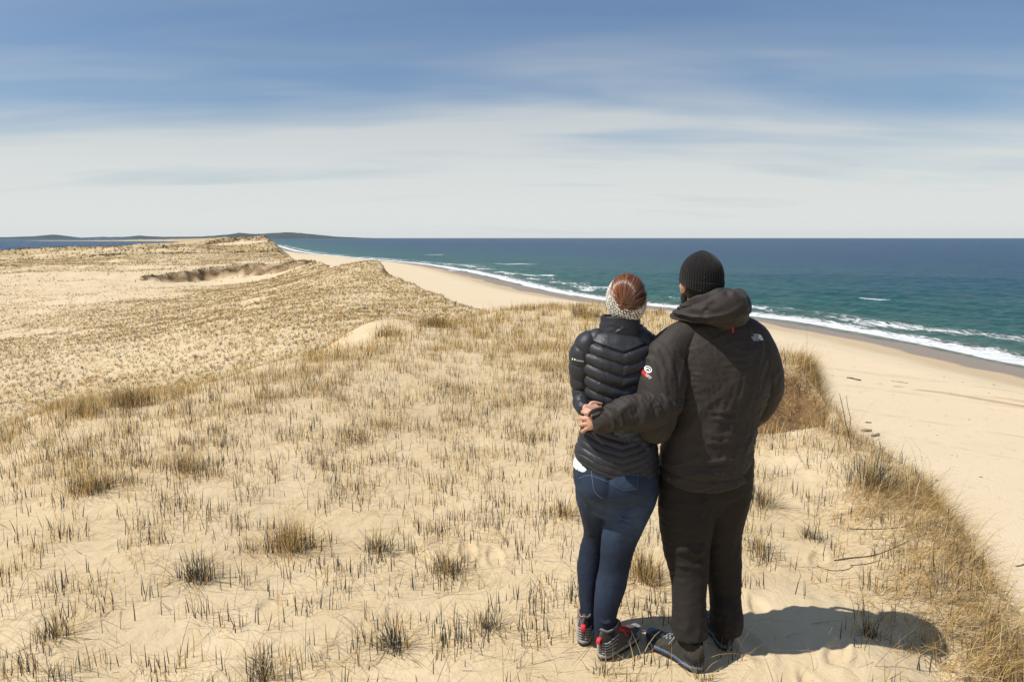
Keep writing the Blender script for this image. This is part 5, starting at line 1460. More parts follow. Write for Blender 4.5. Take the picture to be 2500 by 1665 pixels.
# ---- jeans
Ll = [row(1160, 1408, 1500, 3.39, 0.110), row(1205, 1405, 1494, 3.405, 0.108), row(1255, 1417, 1492, 3.45, 0.090), row(1302, 1425, 1486, 3.485, 0.074), row(1345, 1415, 1480, 3.49, 0.070), row(1388, 1409, 1470, 3.48, 0.068), row(1430, 1412, 1461, 3.46, 0.058), row(1470, 1415, 1455, 3.435, 0.048), row(1505, 1419, 1453, 3.41, 0.042), row(1530, 1421, 1452, 3.41, 0.042)]
Rl = [row(1155, 1490, 1606, 3.35, 0.120), row(1205, 1482, 1605, 3.345, 0.122), row(1270, 1476, 1577, 3.34, 0.100), row(1325, 1467, 1553, 3.335, 0.080), row(1380, 1464, 1538, 3.33, 0.072), row(1425, 1455, 1529, 3.32, 0.070), row(1480, 1450, 1511, 3.30, 0.056), row(1520, 1450, 1503, 3.285, 0.047), row(1552, 1452, 1500, 3.28, 0.044)]
pel = [row(1110, 1406, 1596, 3.365, 0.120), row(1135, 1402, 1602, 3.362, 0.136), row(1165, 1400, 1607, 3.358, 0.146), row(1195, 1408, 1603, 3.358, 0.142), row(1222, 1430, 1585, 3.365, 0.115)]
def denim():
    out = []; fades = []
    Y_ = 3.25
    def L4(Yv, *uv): return [at(u_, v_, Yv) for u_, v_ in uv]
    fl1 = [(L4(3.37, (1412, 1232), (1440, 1245), (1475, 1240)), 0.005, 0.006), (L4(3.37, (1415, 1240), (1440, 1252), (1475, 1248)), -0.004, 0.006), (L4(3.37, (1425, 1292), (1450, 1298), (1478, 1292)), 0.004, 0.005), (L4(3.41, (1424, 1305), (1445, 1312), (1470, 1308)), -0.005, 0.005),
           (L4(3.41, (1420, 1325), (1440, 1336), (1466, 1334)), 0.006, 0.005), (L4(3.41, (1418, 1336), (1440, 1346), (1466, 1344)), -0.005, 0.005), (L4(3.41, (1416, 1348), (1440, 1354)), 0.004, 0.006), (L4(3.37, (1418, 1500), (1435, 1508), (1450, 1503)), 0.004, 0.005)]
    fl2 = [(L4(3.23, (1530, 1230), (1555, 1226), (1562, 1222)), 0.005, 0.005), (L4(3.24, (1484, 1248), (1515, 1262), (1548, 1270)), 0.006, 0.006), (L4(3.24, (1484, 1256), (1515, 1270), (1548, 1278)), -0.004, 0.006), (L4(3.245, (1467, 1364), (1495, 1376), (1530, 1374)), 0.007, 0.0055), (L4(3.245, (1467, 1372), (1495, 1383), (1530, 1381)), -0.006, 0.005),
           (L4(3.245, (1466, 1355), (1500, 1362), (1535, 1356)), 0.005, 0.006), (L4(3.245, (1463, 1388), (1495, 1396), (1527, 1392)), 0.004, 0.006), (L4(3.24, (1470, 1330), (1500, 1340), (1545, 1330)), 0.003, 0.008), (L4(3.24, (1455, 1510), (1475, 1520), (1498, 1516)), 0.004, 0.005), (L4(3.24, (1490, 1212), (1530, 1222), (1580, 1212)), 0.005, 0.008)]
    for keys, fl_, sd_ in ((Ll, fl1, 0), (Rl, fl2, 9)):
        G, S_, T_, U_ = loft(keys, 190, 96, start='round', end='flat', expo=2.05, horiz=0.4)
        n_ = gnorm(G)
        # calf and thigh fullness at the back
        G = folds(G, n_, [(a_, b_ * 3.4, c_ * 0.9) for a_, b_, c_ in fl_])
        G = G + n_ * (0.0020 * fbm(U_ * 10, S_ * 16, 130 + sd_, 3) + 0.0009 * fbm(U_ * 40, S_ * 60, 131 + sd_, 2))[..., None]
        tt = (S_ - S_.min()) / (S_.max() - S_.min())
        fades.append((np.exp(-((tt - 0.28) / 0.20) ** 2) * 0.9 + 0.35 * np.exp(-((tt - 0.66) / 0.12) ** 2)).ravel()); out.append(G)
    Pg, S_, T_, U_ = loft(pel, 80, 150, start='flat', end='round', expo=2.25, horiz=0.8)
    n_ = gnorm(Pg)
    for (u_, v_, r_, am) in [(1452, 1192, 0.075, 0.018), (1545, 1190, 0.080, 0.024)]:
        d_ = np.linalg.norm(Pg - at(u_, v_, 3.215), axis=-1); Pg = Pg + n_ * (am * np.exp(-(d_ / r_) ** 2))[..., None]
    Pg = folds(Pg, n_, [(L4(3.215, (1486, 1140), (1490, 1175), (1482, 1215)), -0.012, 0.012)])
    Pg = Pg + n_ * (0.0015 * fbm(U_ * 14, S_ * 20, 140, 2))[..., None]
    fades.append(np.full(Pg.shape[0] * Pg.shape[1], 0.35)); out.append(Pg)
    ob = remesh('jeans', out, 0.0046, M_denim, wom, O, 2)
    co = np.empty(len(ob.data.vertices) * 3, np.float32); ob.data.vertices.foreach_get('co', co); co = co.reshape(-1, 3) + O
    zk, zt, zc = at(1500, 1350, 3.3)[2], at(1530, 1262, 3.3)[2], at(1490, 1430, 3.3)[2]
    back = sstep(3.40, 3.26, co[:, 1])
    fd = (0.95 * np.exp(-((co[:, 2] - zt) / 0.13) ** 2) + 0.35 * np.exp(-((co[:, 2] - zc) / 0.09) ** 2) + 0.25 * sstep(zt, zt + 0.2, co[:, 2])) * (0.35 + 0.65 * back)
    at_ = ob.data.attributes.new('fade', 'FLOAT', 'POINT'); at_.data.foreach_set('value', fd.astype(np.float32))
    return ob
jeans = denim()
jv = bvh_of(jeans)
# back pocket and seams
def patch_on(name, corners, mat, bv, off, parent, n=16, thick=0.0018):
    (a_, b_, c_, d_) = [np.array(q, float) for q in corners]      # photo pixels: top-left, top-right, bottom-right, bottom-left (+ point)
    g = []
    for i in range(n + 1):
        for j in range(n + 1):
            f1, f2 = i / n, j / n
            p = (a_ * (1 - f2) + b_ * f2) * (1 - f1) + (d_ * (1 - f2) + c_ * f2) * f1
            p[1] += 12 * f1 * (1 - abs(2 * f2 - 1))             # pointed lower edge
            d0 = Vector((at(p[0], p[1], 3.0) - np.array([0, 0, 12.0])).tolist()).normalized()
            h = bv.ray_cast(Vector((0, 0, 12)) - Vector(O.tolist()), d0)
            q = (np.array(h[0]) + O) if h[0] else at(p[0], p[1], 3.22)
            nn_ = np.array(h[1]) if h[0] else np.array([0, -1, 0]); nn_ = nn_ if nn_[1] < 0.2 else -nn_
            e_ = 1.0 if (0 < i < n and 0 < j < n) else -0.3
            g.append(q + nn_ * off * e_)
    I_ = np.arange((n + 1) ** 2).reshape(n + 1, n + 1)
    return make_mesh(name, np.array(g) - O, grid_faces(I_), mat, parent=parent, attrs={'fade': np.full((n + 1) ** 2, 0.55)}), np.array(g).reshape(n + 1, n + 1, 3)
pk, pg = patch_on('back_pocket', [(1483, 1150), (1561, 1156), (1560, 1194), (1486, 1182)], M_denim, jv, 0.0022, jeans)
st_ = []
def stitch(path, m=1):
    path = np.array(path); d_ = np.linalg.norm(np.diff(path, axis=0), axis=1).sum(); n_ = max(3, int(d_ / 0.0055))
    q = crom(path, n_ * 2)
    for k in range(0, n_ * 2 - 1, 2): st_.append(tube([q[k], q[k + 1]], 0.0007, 5, 4))
up_ = np.array([0, -0.0012, 0])
stitch(pg[1, 1:-1] + up_); stitch(pg[1:-1, 1] + up_); stitch(pg[1:-1, -2] + up_); stitch(pg[-2, 1:-1] + up_); stitch(pg[2, 1:-1] + up_)
grid_obj('stitching', st_, M_stitch, pk, O)
def seam_on(uv):
    out = []
    for (u_, v_) in crom(np.array(uv, float), 26):
        d0 = Vector((at(u_, v_, 3.0) - np.array([0, 0, 12.0])).tolist()).normalized()
        h = jv.ray_cast(Vector((0, 0, 12)) - Vector(O.tolist()), d0)
        if h[0]: out.append(np.array(h[0]) + O + np.array([0, -0.0012, 0]))
    return out
sm = [tube(seam_on([(1443, 1146), (1446, 1170), (1452, 1200), (1470, 1216)]), 0.0013, 6, 40), tube(seam_on([(1412, 1168), (1440, 1160), (1484, 1176)]), 0.0011, 6, 40)]
for q_ in sm: grid_obj('seam', [q_], M_stitch, jeans, O)
pk2, pg2 = patch_on('back_pocket', [(1402, 1128), (1412, 1134), (1412, 1160), (1404, 1152)], M_denim, jv, 0.0022, jeans)

# ---- head, headband, hair
hc = at(1528, 738, 3.405); YAW = -0.15
HG, eyes, R3 = head_parts(hc, YAW, 0.95)
BG = list(HG)
BG.append(limb([hc + [0, -0.01, -0.05], at(1516, 790, 3.385), at(1512, 815, 3.38), at(1512, 835, 3.375)], [0.052, 0.050, 0.052, 0.06]))
BG.append(loft([(*r_[:3], r_[3] * 0.80, r_[4] * 0.78) for r_ in (rows_[2], rows_[3], rows_[4], rows_[6], rows_[8], rows_[9], rows_[10])], 40, 40, start='round', end='round')[0])
for lk in (Ll, Rl):
    BG.append(loft([(*r_[:3], r_[3] * 0.74, r_[4] * 0.74) for r_ in lk[:-1]], 50, 24, start='round', end='round')[0])
lw = at(1432, 1001, 3.245)
BG.append(limb([at(1470, 832, 3.38), at(1436, 850, 3.375), at(1421, 905, 3.378), at(1422, 965, 3.375)], [0.04, 0.044, 0.040, 0.034]))
BG.append(limb([at(1422, 965, 3.375), at(1421, 985, 3.33), at(1426, 997, 3.28), lw], [0.034, 0.032, 0.026, 0.021]))
rw = at(1660, 1022, 3.565)
BG.append(limb([at(1550, 832, 3.38), at(1596, 875, 3.40), at(1602, 930, 3.43), at(1606, 985, 3.46)], [0.04, 0.042, 0.038, 0.034]))
BG.append(limb([at(1606, 985, 3.46), at(1625, 1010, 3.52), rw], [0.034, 0.028, 0.021]))
# left hand rests on the man's hand
BG += hand_parts(at(1430, 996, 3.240), (0.80, -0.10, -0.16), (0.0, -0.9, 0.45), (0.3, 0.0, 0.9), (0.25, 0.25, 0.3, 0.35), scale=0.62, thumb=0.2)
BG += hand_parts(rw, (0.9, 0.1, -0.2), (0, 0.8, 0.3), (0, 0, 1), (0.3, 0.3, 0.35, 0.4), scale=0.88)
remesh('body', BG, 0.0038, M_skin, wom, O, 1)
for e_ in eyes:
    grid_obj('eye', [ellipsoid(e_, (0.0115, 0.0115, 0.0115), 14, 18)], M_eye, wom, O)

ea = np.array([0.084, 0.100, 0.108]); ec = hc + np.array([0, -0.012, 0.012])
nb_ = np.array([0.10, -0.76, 0.64]); nb_ /= np.linalg.norm(nb_)
e1 = np.array([1.0, 0, 0]) - nb_[0] * nb_; e1 /= np.linalg.norm(e1); e2 = np.cross(nb_, e1)
def on_ell(dirs_off, e):                       # radius along direction e from offset point on the axis
    A_ = (e / ea) @ (e / ea); B_ = 2 * (dirs_off / ea) @ (e / ea); C0 = (dirs_off / ea) @ (dirs_off / ea) - 1
    disc = max(B_ * B_ - 4 * A_ * C0, 1e-6)
    return (-B_ + math.sqrt(disc)) / (2 * A_)
nphi, nw = 420, 64
Gb = np.zeros((nw, nphi, 3)); HO = np.zeros((nw, nphi))
for j in range(nphi):
    ph_ = 2 * math.pi * j / nphi; e = math.cos(ph_) * e1 + math.sin(ph_) * e2
    for i in range(nw):
        w_ = -0.034 + 0.092 * i / (nw - 1)
        off = nb_ * w_; r0 = on_ell(off, e)
        edge = min(i, nw - 1 - i) / 5.0
        th_ = 0.010 * min(1, edge) ** 0.5 - 0.003
        # chunky knit: rows of v-shaped stitches
        rowsN = 7; col_ = 46
        a_ = j / nphi * col_; b_ = i / (nw - 1) * rowsN
        fx = (a_ + 0.5 * (int(b_) % 2)) % 1; fy = b_ % 1
        bulge = abs(math.sin(math.pi * fy)) ** 0.6 * abs(math.sin(math.pi * ((fx + 0.35 * fy) % 1))) ** 0.6
        HO[i, j] = 1.0 if bulge < 0.50 and (hash((int(a_), int(b_))) % 10) < 8 else 0.0
        Gb[i, j] = ec + off + e * (r0 + th_ + 0.0045 * bulge)
inn = np.array([[ec + nb_ * w_ + (math.cos(2 * math.pi * j / nphi) * e1 + math.sin(2 * math.pi * j / nphi) * e2) * (on_ell(nb_ * w_, (math.cos(2 * math.pi * j / nphi) * e1 + math.sin(2 * math.pi * j / nphi) * e2)) - 0.004) for j in range(nphi)] for w_ in (-0.026, 0.050)])
Gall = np.concatenate([inn[:1], Gb, inn[1:]]); HOa = np.concatenate([np.ones((1, nphi)), HO, np.ones((1, nphi))])
band = make_mesh('headband', Gall.reshape(-1, 3) - O, gfaces(nw + 2, nphi), M_knit, parent=wom, attrs={'gap_shade': HOa.ravel()})
fix_normals(band)

# hair: strands drawn from the opening of the headband down to the knot
rh = np.random.default_rng(3)
knot = at(1519, 748, 3.285)
kd = knot - ec; kd = kd / np.linalg.norm(kd)
strands = []; cols_h = []
cap_ = ellipsoid((0, 0, 0), ea + 0.001, 40, 56) + ec
def sph(d_, lift):
    d_ = d_ / np.linalg.norm(d_, axis=-1, keepdims=True)
    r_ = 1.0 / np.sqrt(((d_ / ea) ** 2).sum(-1, keepdims=True))
    return ec + d_ * (r_ + np.asarray(lift)[..., None])
ns_ = 3600
Vh, Fh, Ch = [], [], []; oo = 0
locks = rh.uniform(0, 2 * math.pi, 130)
cm_ = np.array([[0.050, 0.015, 0.006], [0.13, 0.036, 0.010], [0.30, 0.085, 0.018], [0.46, 0.16, 0.04], [0.028, 0.010, 0.006]])
for s_ in range(ns_):
    li = int(rh.integers(0, len(locks))); ph_ = locks[li] + rh.normal(0, 0.07)
    # start on the rim under the band, seen from the knot direction
    ax = kd
    b1 = np.cross(ax, [0, 0, 1.0]); b1 /= np.linalg.norm(b1); b2 = np.cross(b1, ax)
    far_ = 0.55 + 1.25 * (0.5 + 0.5 * math.sin(ph_)) + rh.normal(0, 0.03)     # longer over the crown
    st0 = ax * math.cos(far_) + (math.cos(ph_) * b1 + math.sin(ph_) * b2) * math.sin(far_)
    dirs_ = lambda a_: ax * math.cos(a_) + (math.cos(ph_) * b1 + math.sin(ph_) * b2) * math.sin(a_)
    far_ = 0.15
    while far_ < 2.4:
        q0 = dirs_(far_ + 0.03); q0 = q0 / math.sqrt(((q0 / ea) ** 2).sum())
        if q0 @ nb_ < 0.046: break
        far_ += 0.03
    far_ += rh.uniform(0.0, 0.06)
    K_ = 9; tt = np.linspace(0, 1, K_)
    sweep = 0.5 * math.sin(li * 2.3) + rh.normal(0, 0.05)
    d_ = np.array([ax * math.cos(far_ * (1 - q)) + (math.cos(ph_ + sweep * q * (1 - q) * 2) * b1 + math.sin(ph_ + sweep * q * (1 - q) * 2) * b2) * math.sin(far_ * (1 - q)) for q in tt])
    lk_ = 0.0045 * math.sin(li * 1.7) + 0.003
    lift = 0.002 + np.sin(np.clip(tt * 1.25, 0, 1) * math.pi) * (0.007 + 0.6 * lk_) * (far_ / 1.2) + rh.uniform(0, 0.002) - 0.002 * tt ** 4
    Pp = sph(d_, lift)
    wv = np.cross(np.gradient(Pp, axis=0), Pp - ec); wv /= np.linalg.norm(wv, axis=1)[:, None] + 1e-9
    hw_ = 0.0009 * (1 - 0.5 * tt)[:, None]
    nn_ = (Pp - ec) / np.linalg.norm(Pp - ec, axis=1)[:, None]
    A_ = Pp - wv * hw_; B_ = Pp + nn_ * 0.0006; C0 = Pp + wv * hw_
    Vs_ = np.stack([A_, B_, C0], 1).reshape(-1, 3)
    i_ = np.arange(K_ - 1) * 3
    Fs_ = np.concatenate([np.stack([i_, i_ + 1, i_ + 4, i_ + 3], -1), np.stack([i_ + 1, i_ + 2, i_ + 5, i_ + 4], -1)]) + oo
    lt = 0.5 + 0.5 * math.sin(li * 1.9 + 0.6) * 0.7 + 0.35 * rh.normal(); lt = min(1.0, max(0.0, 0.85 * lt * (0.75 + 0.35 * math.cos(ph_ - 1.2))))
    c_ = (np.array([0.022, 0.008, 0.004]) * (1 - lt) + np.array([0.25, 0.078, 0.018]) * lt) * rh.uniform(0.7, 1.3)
    if rh.uniform() < 0.05: c_ = np.array([0.55, 0.24, 0.08])
    Vh.append(Vs_); Fh.append(Fs_); Ch.append(np.tile(c_, (len(Vs_), 1))); oo += len(Vs_)
# scalp cap below the strands
Vh.append(cap_.reshape(-1, 3)); Fh.append(gfaces(40, 56, oo)); Ch.append(np.tile([0.035, 0.013, 0.007], (40 * 56, 1))); oo += 40 * 56
# the small twisted knot
for a0 in range(70):
    q = np.linspace(0, 1, 9); r0 = rh.uniform(0.001, 0.014); t0 = rh.uniform(0, 6.28)
    Pp = knot + np.stack([np.cos(t0 + q * 3.5) * r0 * 1.2, -0.004 - 0.006 * np.sin(q * 3.1) + 0 * q, np.sin(t0 + q * 3.5) * r0 * 0.8 - 0.002], -1)
    T_ = tube(Pp, 0.0016, 6, 12); Vh.append(T_.reshape(-1, 3)); Fh.append(gfaces(T_.shape[0], T_.shape[1], oo)); Ch.append(np.tile(cm_[a0 % 5], (T_.shape[0] * T_.shape[1], 1))); oo += T_.shape[0] * T_.shape[1]
# loose wisps blown to the left of the collar
for a0 in range(16):
    q = np.linspace(0, 1, 8); s0 = at(1478 + rh.uniform(-3, 8), 772 + rh.uniform(-8, 12), 3.36); e0 = at(1446 + rh.uniform(-8, 26), 742 + rh.uniform(-6, 28), 3.33 + rh.uniform(-.04, .04))
    Pp = s0[None] * (1 - q)[:, None] + e0[None] * q[:, None] + np.outer(np.sin(q * 3.1), [0, 0, -0.012])
    T_ = tube(Pp, 0.0007, 5, 14, r_end=0.0003); Vh.append(T_.reshape(-1, 3)); Fh.append(gfaces(T_.shape[0], T_.shape[1], oo)); Ch.append(np.tile([0.09, 0.04, 0.02], (T_.shape[0] * T_.shape[1], 1))); oo += T_.shape[0] * T_.shape[1]
hair = make_mesh('hair', np.vstack(Vh) - O, np.vstack(Fh), M_hair, col=np.vstack(Ch), parent=wom)

# small white mark on the quilting
pbv = bvh_of(puffer)
pl = layer_on(pbv, O, 1413, 880, -0.14)
marks = [ribbon2d([(-0.0260, -0.0045), (-0.0260, 0.0045)], 0.004), ribbon2d([(-0.0195, 0.0005), (-0.013, 0.0005)], 0.006)]
for k_, (x_, w_) in enumerate([(-0.009, .003), (-0.004, .003), (0.001, .0026), (0.006, .003), (0.011, .003), (0.015, .0022), (0.020, .003)]):
    marks.append(ribbon2d([(x_, -0.002), (x_ + w_, -0.002)], 0.0018)); marks.append(ribbon2d([(x_ + 0.001, -0.0025), (x_ + 0.001, 0.0028)], 0.0014))
flat_mark('shoulder_mark', marks, M_print, puffer, O, pl)

# ---- boots
mats_b = dict(upper=M_boot, outsole=M_rub, midsole=M_bootg, cap=M_bootg, collar=M_boot, trim=M_bootg, lace=M_red, loop=M_red, strap=M_bootg)
zl = 10.032
a = gp(1466, 1612, zl); b = gp(1556, 1546, zl + 0.006)
shoe('boot', wom, O, a, b, mats_b, 'boot')
a = gp(1424, 1578, zl); b = a + np.array([0.055, 0.262, 0.004]); b[2] = a[2] + 0.004
shoe('boot', wom, O, a, b, mats_b, 'boot')
# ================================================================== single things on the sand
def ground_hit(u, v):
    """measured point (2354 px wide view) -> point of the ground it falls on"""
    u *= 1.062; v *= 1.062
    a = (u - 1250) / FPX; b = (832.5 - v) / FPX
    d = np.array([a, _cp + b * _sp, -_sp + b * _cp])
    t_ = np.exp(np.linspace(math.log(2.0), math.log(400), 2500))
    p = t_[:, None] * d + [0, 0, 12]
    g = terrain(p[:, 0], p[:, 1])
    i = int(np.argmax(p[:, 2] < g))
    lo, hi = t_[i - 1], t_[i]
    for _ in range(14):
        m = (lo + hi) / 2; q = m * d + [0, 0, 12]
        if q[2] < hgt(q[0], q[1]): hi = m
        else: lo = m
    q = hi * d + [0, 0, 12]
    return np.array([q[0], q[1], hgt(q[0], q[1])])


# (u, v, radius, height, blades, colours, label)
TU = [
    (665, 1262, 0.17, 0.26, 420, 'g', 'largest golden tussock in the bare sand left of the couple'),
    (452, 1332, 0.11, 0.20, 170, 'd', 'dark spiky tussock in the sand to the left of the largest golden tussock'),
    (872, 1268, 0.11, 0.18, 150, 'm', 'low mixed tussock just right of the largest golden tussock'),
    (1020, 1312, 0.10, 0.17, 120, 'm', 'sprawling thin tussock midway between the largest golden tussock and the woman'),
    (208, 1128, 0.20, 0.24, 420, 'g', 'broad golden brown tussock near the left edge of the photo'),
    (430, 1080, 0.17, 0.20, 300, 'g', 'golden tussock among dark shoots, right of the broad brown one at the left edge'),
    (305, 935, 0.26, 0.32, 420, 'b', 'dark bushy tussock on top of the left crest above the hollow'),
    (195, 955, 0.24, 0.26, 300, 'g', 'leaning tussock on the left crest, left of the dark bushy one'),
    (893, 772, 0.28, 0.30, 260, 'g', 'golden tussock on the far crest beside the smooth sand patch'),
    (1005, 752, 0.36, 0.32, 340, 'b', 'wide brown tussock on the far crest, right of the smooth sand patch'),
    (1345, 728, 0.34, 0.34, 320, 'g', 'bright golden tussock on the crest just left of the woman\'s head'),
    (1748, 1160, 0.12, 0.22, 190, 'm', 'spiky tussock beside the man\'s right thigh'),
    (2005, 1115, 0.22, 0.30, 360, 'm', 'grey spreading tussock at the cliff edge below the two driftwood pieces'),
    (1300, 1185, 0.11, 0.18, 130, 'g', 'fine golden tussock beside the woman\'s left thigh'),
    (1485, 1335, 0.11, 0.26, 230, 'g', 'tall golden tussock seen between the woman\'s legs and the man\'s legs'),
    (1120, 1445, 0.08, 0.16, 90, 'm', 'small tussock in the sand left of the woman\'s boots'),
    (905, 1490, 0.08, 0.19, 110, 'd', 'dark upright tussock near the bottom centre of the photo'),
    (610, 1556, 0.07, 0.16, 90, 'd', 'small dark tussock at the bottom edge, left of centre'),
    (130, 1462, 0.10, 0.15, 140, 'm', 'flattened tussock near the bottom left corner'),
    (1870, 1240, 0.11, 0.13, 110, 'd', 'low dark tussock in the sand between the man and the cliff edge'),
    (1745, 1265, 0.09, 0.15, 110, 'm', 'small tussock right of the man\'s calf'),
    (2000, 1462, 0.05, 0.16, 70, 'b', 'brown stub of grass at the tip of the couple\'s shadow'),
    (1610, 1562, 0.06, 0.12, 34, 'm', 'tuft of pale straw in front of the man\'s left shoe'),
    (1395, 1550, 0.06, 0.12, 40, 'm', 'tuft of pale straw in front of the woman\'s boots'),
]
PAL = {'g': ([GOLD, STRAW, BROWN, DARK], [6, 2.5, 1.4, 0.3]), 'b': ([BROWN, GOLD, GREY, DARK], [4, 3, 1, 0.8]), 'd': ([DARK, GREY, BROWN, GOLD], [4, 2, 1, 1.5]), 'm': ([GOLD, GREY, STRAW, DARK], [2.5, 2, 2.5, 1.5])}
for (u, v, r_, h_, nb_l, pal, lab) in TU:
    c = ground_hit(u, v); pr = []
    a_ = rng.uniform(0, 2 * np.pi, nb_l); q = np.abs(rng.normal(0, 0.62, nb_l)) * r_
    b = np.stack([c[0] + np.cos(a_) * q, c[1] + np.sin(a_) * q], -1)
    wsc = 1 + 0.8 * sstep(6, 16, c[1])
    lean_out = np.clip(q / r_ * 0.7 + rng.normal(0.1, 0.25, nb_l), 0, 1.3)
    pr.append(blades(drop(b), a_ + rng.normal(0, 0.5, nb_l), lean_out, rng.uniform(0.1, 1.3, nb_l), rng.uniform(0.40, 1.25, nb_l) * h_, rng.uniform(0.002, 0.0042, nb_l) * wsc, pick(nb_l, *PAL[pal]), 6))
    m = int(nb_l * 0.25); a2 = rng.uniform(0, 2 * np.pi, m); b2 = np.stack([c[0] + np.cos(a2) * r_ * rng.uniform(0.1, 1.0, m), c[1] + np.sin(a2) * r_ * rng.uniform(0.1, 1.0, m)], -1)
    pr.append(blades(drop(b2), rng.uniform(0, 6.28, m), np.abs(rng.normal(0, 0.12, m)), rng.normal(0, 0.15, m), rng.uniform(0.35, 0.75, m) * h_, rng.uniform(0.0035, 0.006, m) * wsc, pick(m, [DARK, GREY, BROWN], [4, 2, 1]), 3, face=rng.uniform(-0.6, 0.6, m)))
    V, F, C = merge(pr)
    o = make_mesh('grass_tussock', V - c, F, gr_mat, col=C, smooth=False); o.location = tuple(c)
    tag(o, lab, 'grass tussock', group='larger grass tussocks on the dune')

# long overhanging grass on the eroded seaward edge, one mass
Nn_ = 8200
k_ = rng.uniform(0, 1, Nn_)
ey = 2.3 + 8.2 * k_ ** 1.25
ED = np.array(EDGE)
ex = np.interp(ey, ED[:, 1], ED[:, 0]) + rng.normal(0.02, 0.17, Nn_)
nr_ = ey < 5.6; ex[nr_] -= np.abs(rng.normal(0, 0.34, int(nr_.sum())))
clump = sstep(-0.15, 0.35, fbm(ex / 0.8, ey / 0.8, 601, 2)) * (1 - 0.8 * sstep(0.55, 0.2, np.abs(ey - 6.3))) 
clump = np.maximum(clump, 0.5 * sstep(5.8, 5.2, ey) * sstep(-0.9, -0.3, ex - np.interp(ey, ED[:, 1], ED[:, 0])))
kp = rng.uniform(0, 1, Nn_) < 0.12 + 0.88 * clump
ex, ey = ex[kp], ey[kp]; n = len(ex) * 5
bx = np.repeat(np.c_[ex, ey], 5, 0) + rng.normal(0, 0.04, (n, 2))
az = rng.normal(-0.55, 0.9, n)
pr = [blades(drop(bx), az, np.clip(rng.normal(0.9, 0.4, n), 0.05, 1.7), rng.uniform(0.3, 1.9, n), rng.uniform(0.10, 0.28, n), rng.uniform(0.0018, 0.0036, n), pick(n, [GOLD, BROWN, STRAW, GREY, DARK], [5, 4.0, 1.6, 0.9, 0.8]), 6)]
m = 260; i_ = rng.integers(0, n, m)
pr.append(blades(drop(bx[i_]), rng.uniform(-1.6, 1.6, m), rng.uniform(0.0, 0.9, m), rng.uniform(0.3, 2.2, m), rng.uniform(0.30, 0.62, m), rng.uniform(0.002, 0.0034, m), pick(m, [STRAW, GREY, BROWN], [3, 2, 1.5]), 9))
# matted dry grass hanging over the notch
m = 1500; a_ = rng.uniform(0, 2 * np.pi, m); q = np.sqrt(rng.uniform(0.02, 1, m))
b = np.stack([3.0 + np.cos(a_) * 0.80 * q, 8.25 + np.sin(a_) * 0.72 * q], -1)
pr.append(blades(drop(b), rng.normal(-1.3, 1.0, m), rng.uniform(0.3, 1.5, m), rng.uniform(0.6, 2.0, m), rng.uniform(0.14, 0.34, m), rng.uniform(0.003, 0.006, m), pick(m, [GOLD, STRAW, BROWN], [5, 3.5, 1.6]), 6))
V, F, C = merge(pr)
tag(make_mesh('cliff_grass', V, F, gr_mat, col=C, smooth=False), 'long matted golden grass hanging over the eroded seaward edge', 'grass', kind='stuff')

# driftwood
M_wood = bpy.data.materials.new('weathered_wood'); M_wood.use_nodes = True; t = NT(M_wood.node_tree)
tcx = t.n('ShaderNodeTexCoord').outputs['Object']
g_ = t.noise(t.mapping(tcx, (3, 60, 60)), 1.0, 4, 0.6)
pb = t.n('ShaderNodeBsdfPrincipled', {'Base Color': t.mix(g_, (0.10, 0.085, 0.07), (0.30, 0.26, 0.21)), 'Roughness': 0.9, 'Normal': t.bump(g_, 0.6, 0.01)})
t.n('ShaderNodeOutputMaterial', {0: pb.outputs[0]})
M_twig = mat_flat('dark_dead_stem', (0.085, 0.06, 0.04), 0.9)
M_pale = mat_flat('bleached_wood', (0.42, 0.36, 0.28), 0.9)


def log(name, label, u, v, L, r, yaw, mat, group, bend=0.04, seed=1, broken=True, sink=0.3):
    c = ground_hit(u, v); q = np.linspace(-0.5, 0.5, 9)
    pth = np.stack([q * L, bend * L * np.sin(q * 4 + seed), np.abs(r) * 0.2 * np.sin(q * 9 + seed)], -1)
    rs = r * (1 - 0.25 * q * 2 * 0.5) * (1 + 0.12 * np.sin(q * 13 + seed))
    G, S_, T_, U_ = loft(np.c_[pth, rs, rs * 0.8], 40, 26, ref=(0, 1, 0.02), start='flat', end='flat')
    G = G + gnorm(G) * (0.14 * r * fbm(U_ / r * 0.9, S_ / r * 0.35, seed, 3))[..., None]
    R_ = np.array(Euler((0, 0, yaw)).to_matrix()); G = G @ R_.T
    xy_ = G[..., :2] + c[:2]
    ob = grid_obj(name, [G], mat, None, np.zeros(3)); ob.location = (c[0], c[1], c[2] + r * (1 - sink))
    tag(ob, label, 'driftwood', group)
    return ob
log('driftwood', 'thick grey log piece on the beach, left of its pale twin', 1992, 992, 0.50, 0.085, 0.25, M_wood, 'driftwood on the beach', seed=2)
log('driftwood', 'thick grey log piece on the beach, right of its darker twin', 2012, 1002, 0.62, 0.075, 0.55, M_wood, 'driftwood on the beach', seed=5)
log('driftwood', 'short dark stick lying alone on the beach beyond the cliff grass', 1963, 872, 1.1, 0.055, -0.9, M_twig, 'driftwood on the beach', bend=0.09, seed=3)
log('driftwood', 'bleached stick with a dark end lying alone on the beach', 2068, 879, 1.1, 0.05, -1.0, M_pale, 'driftwood on the beach', bend=0.06, seed=7)
log('driftwood', 'small dark piece of wood just behind the two thick log pieces', 1996, 972, 0.30, 0.035, 0.1, M_twig, 'driftwood on the beach', seed=9)
log('driftwood', 'dark twig pieces at the right edge of the photo on the beach', 2345, 1300, 0.35, 0.02, 0.4, M_twig, 'driftwood on the beach', seed=11)


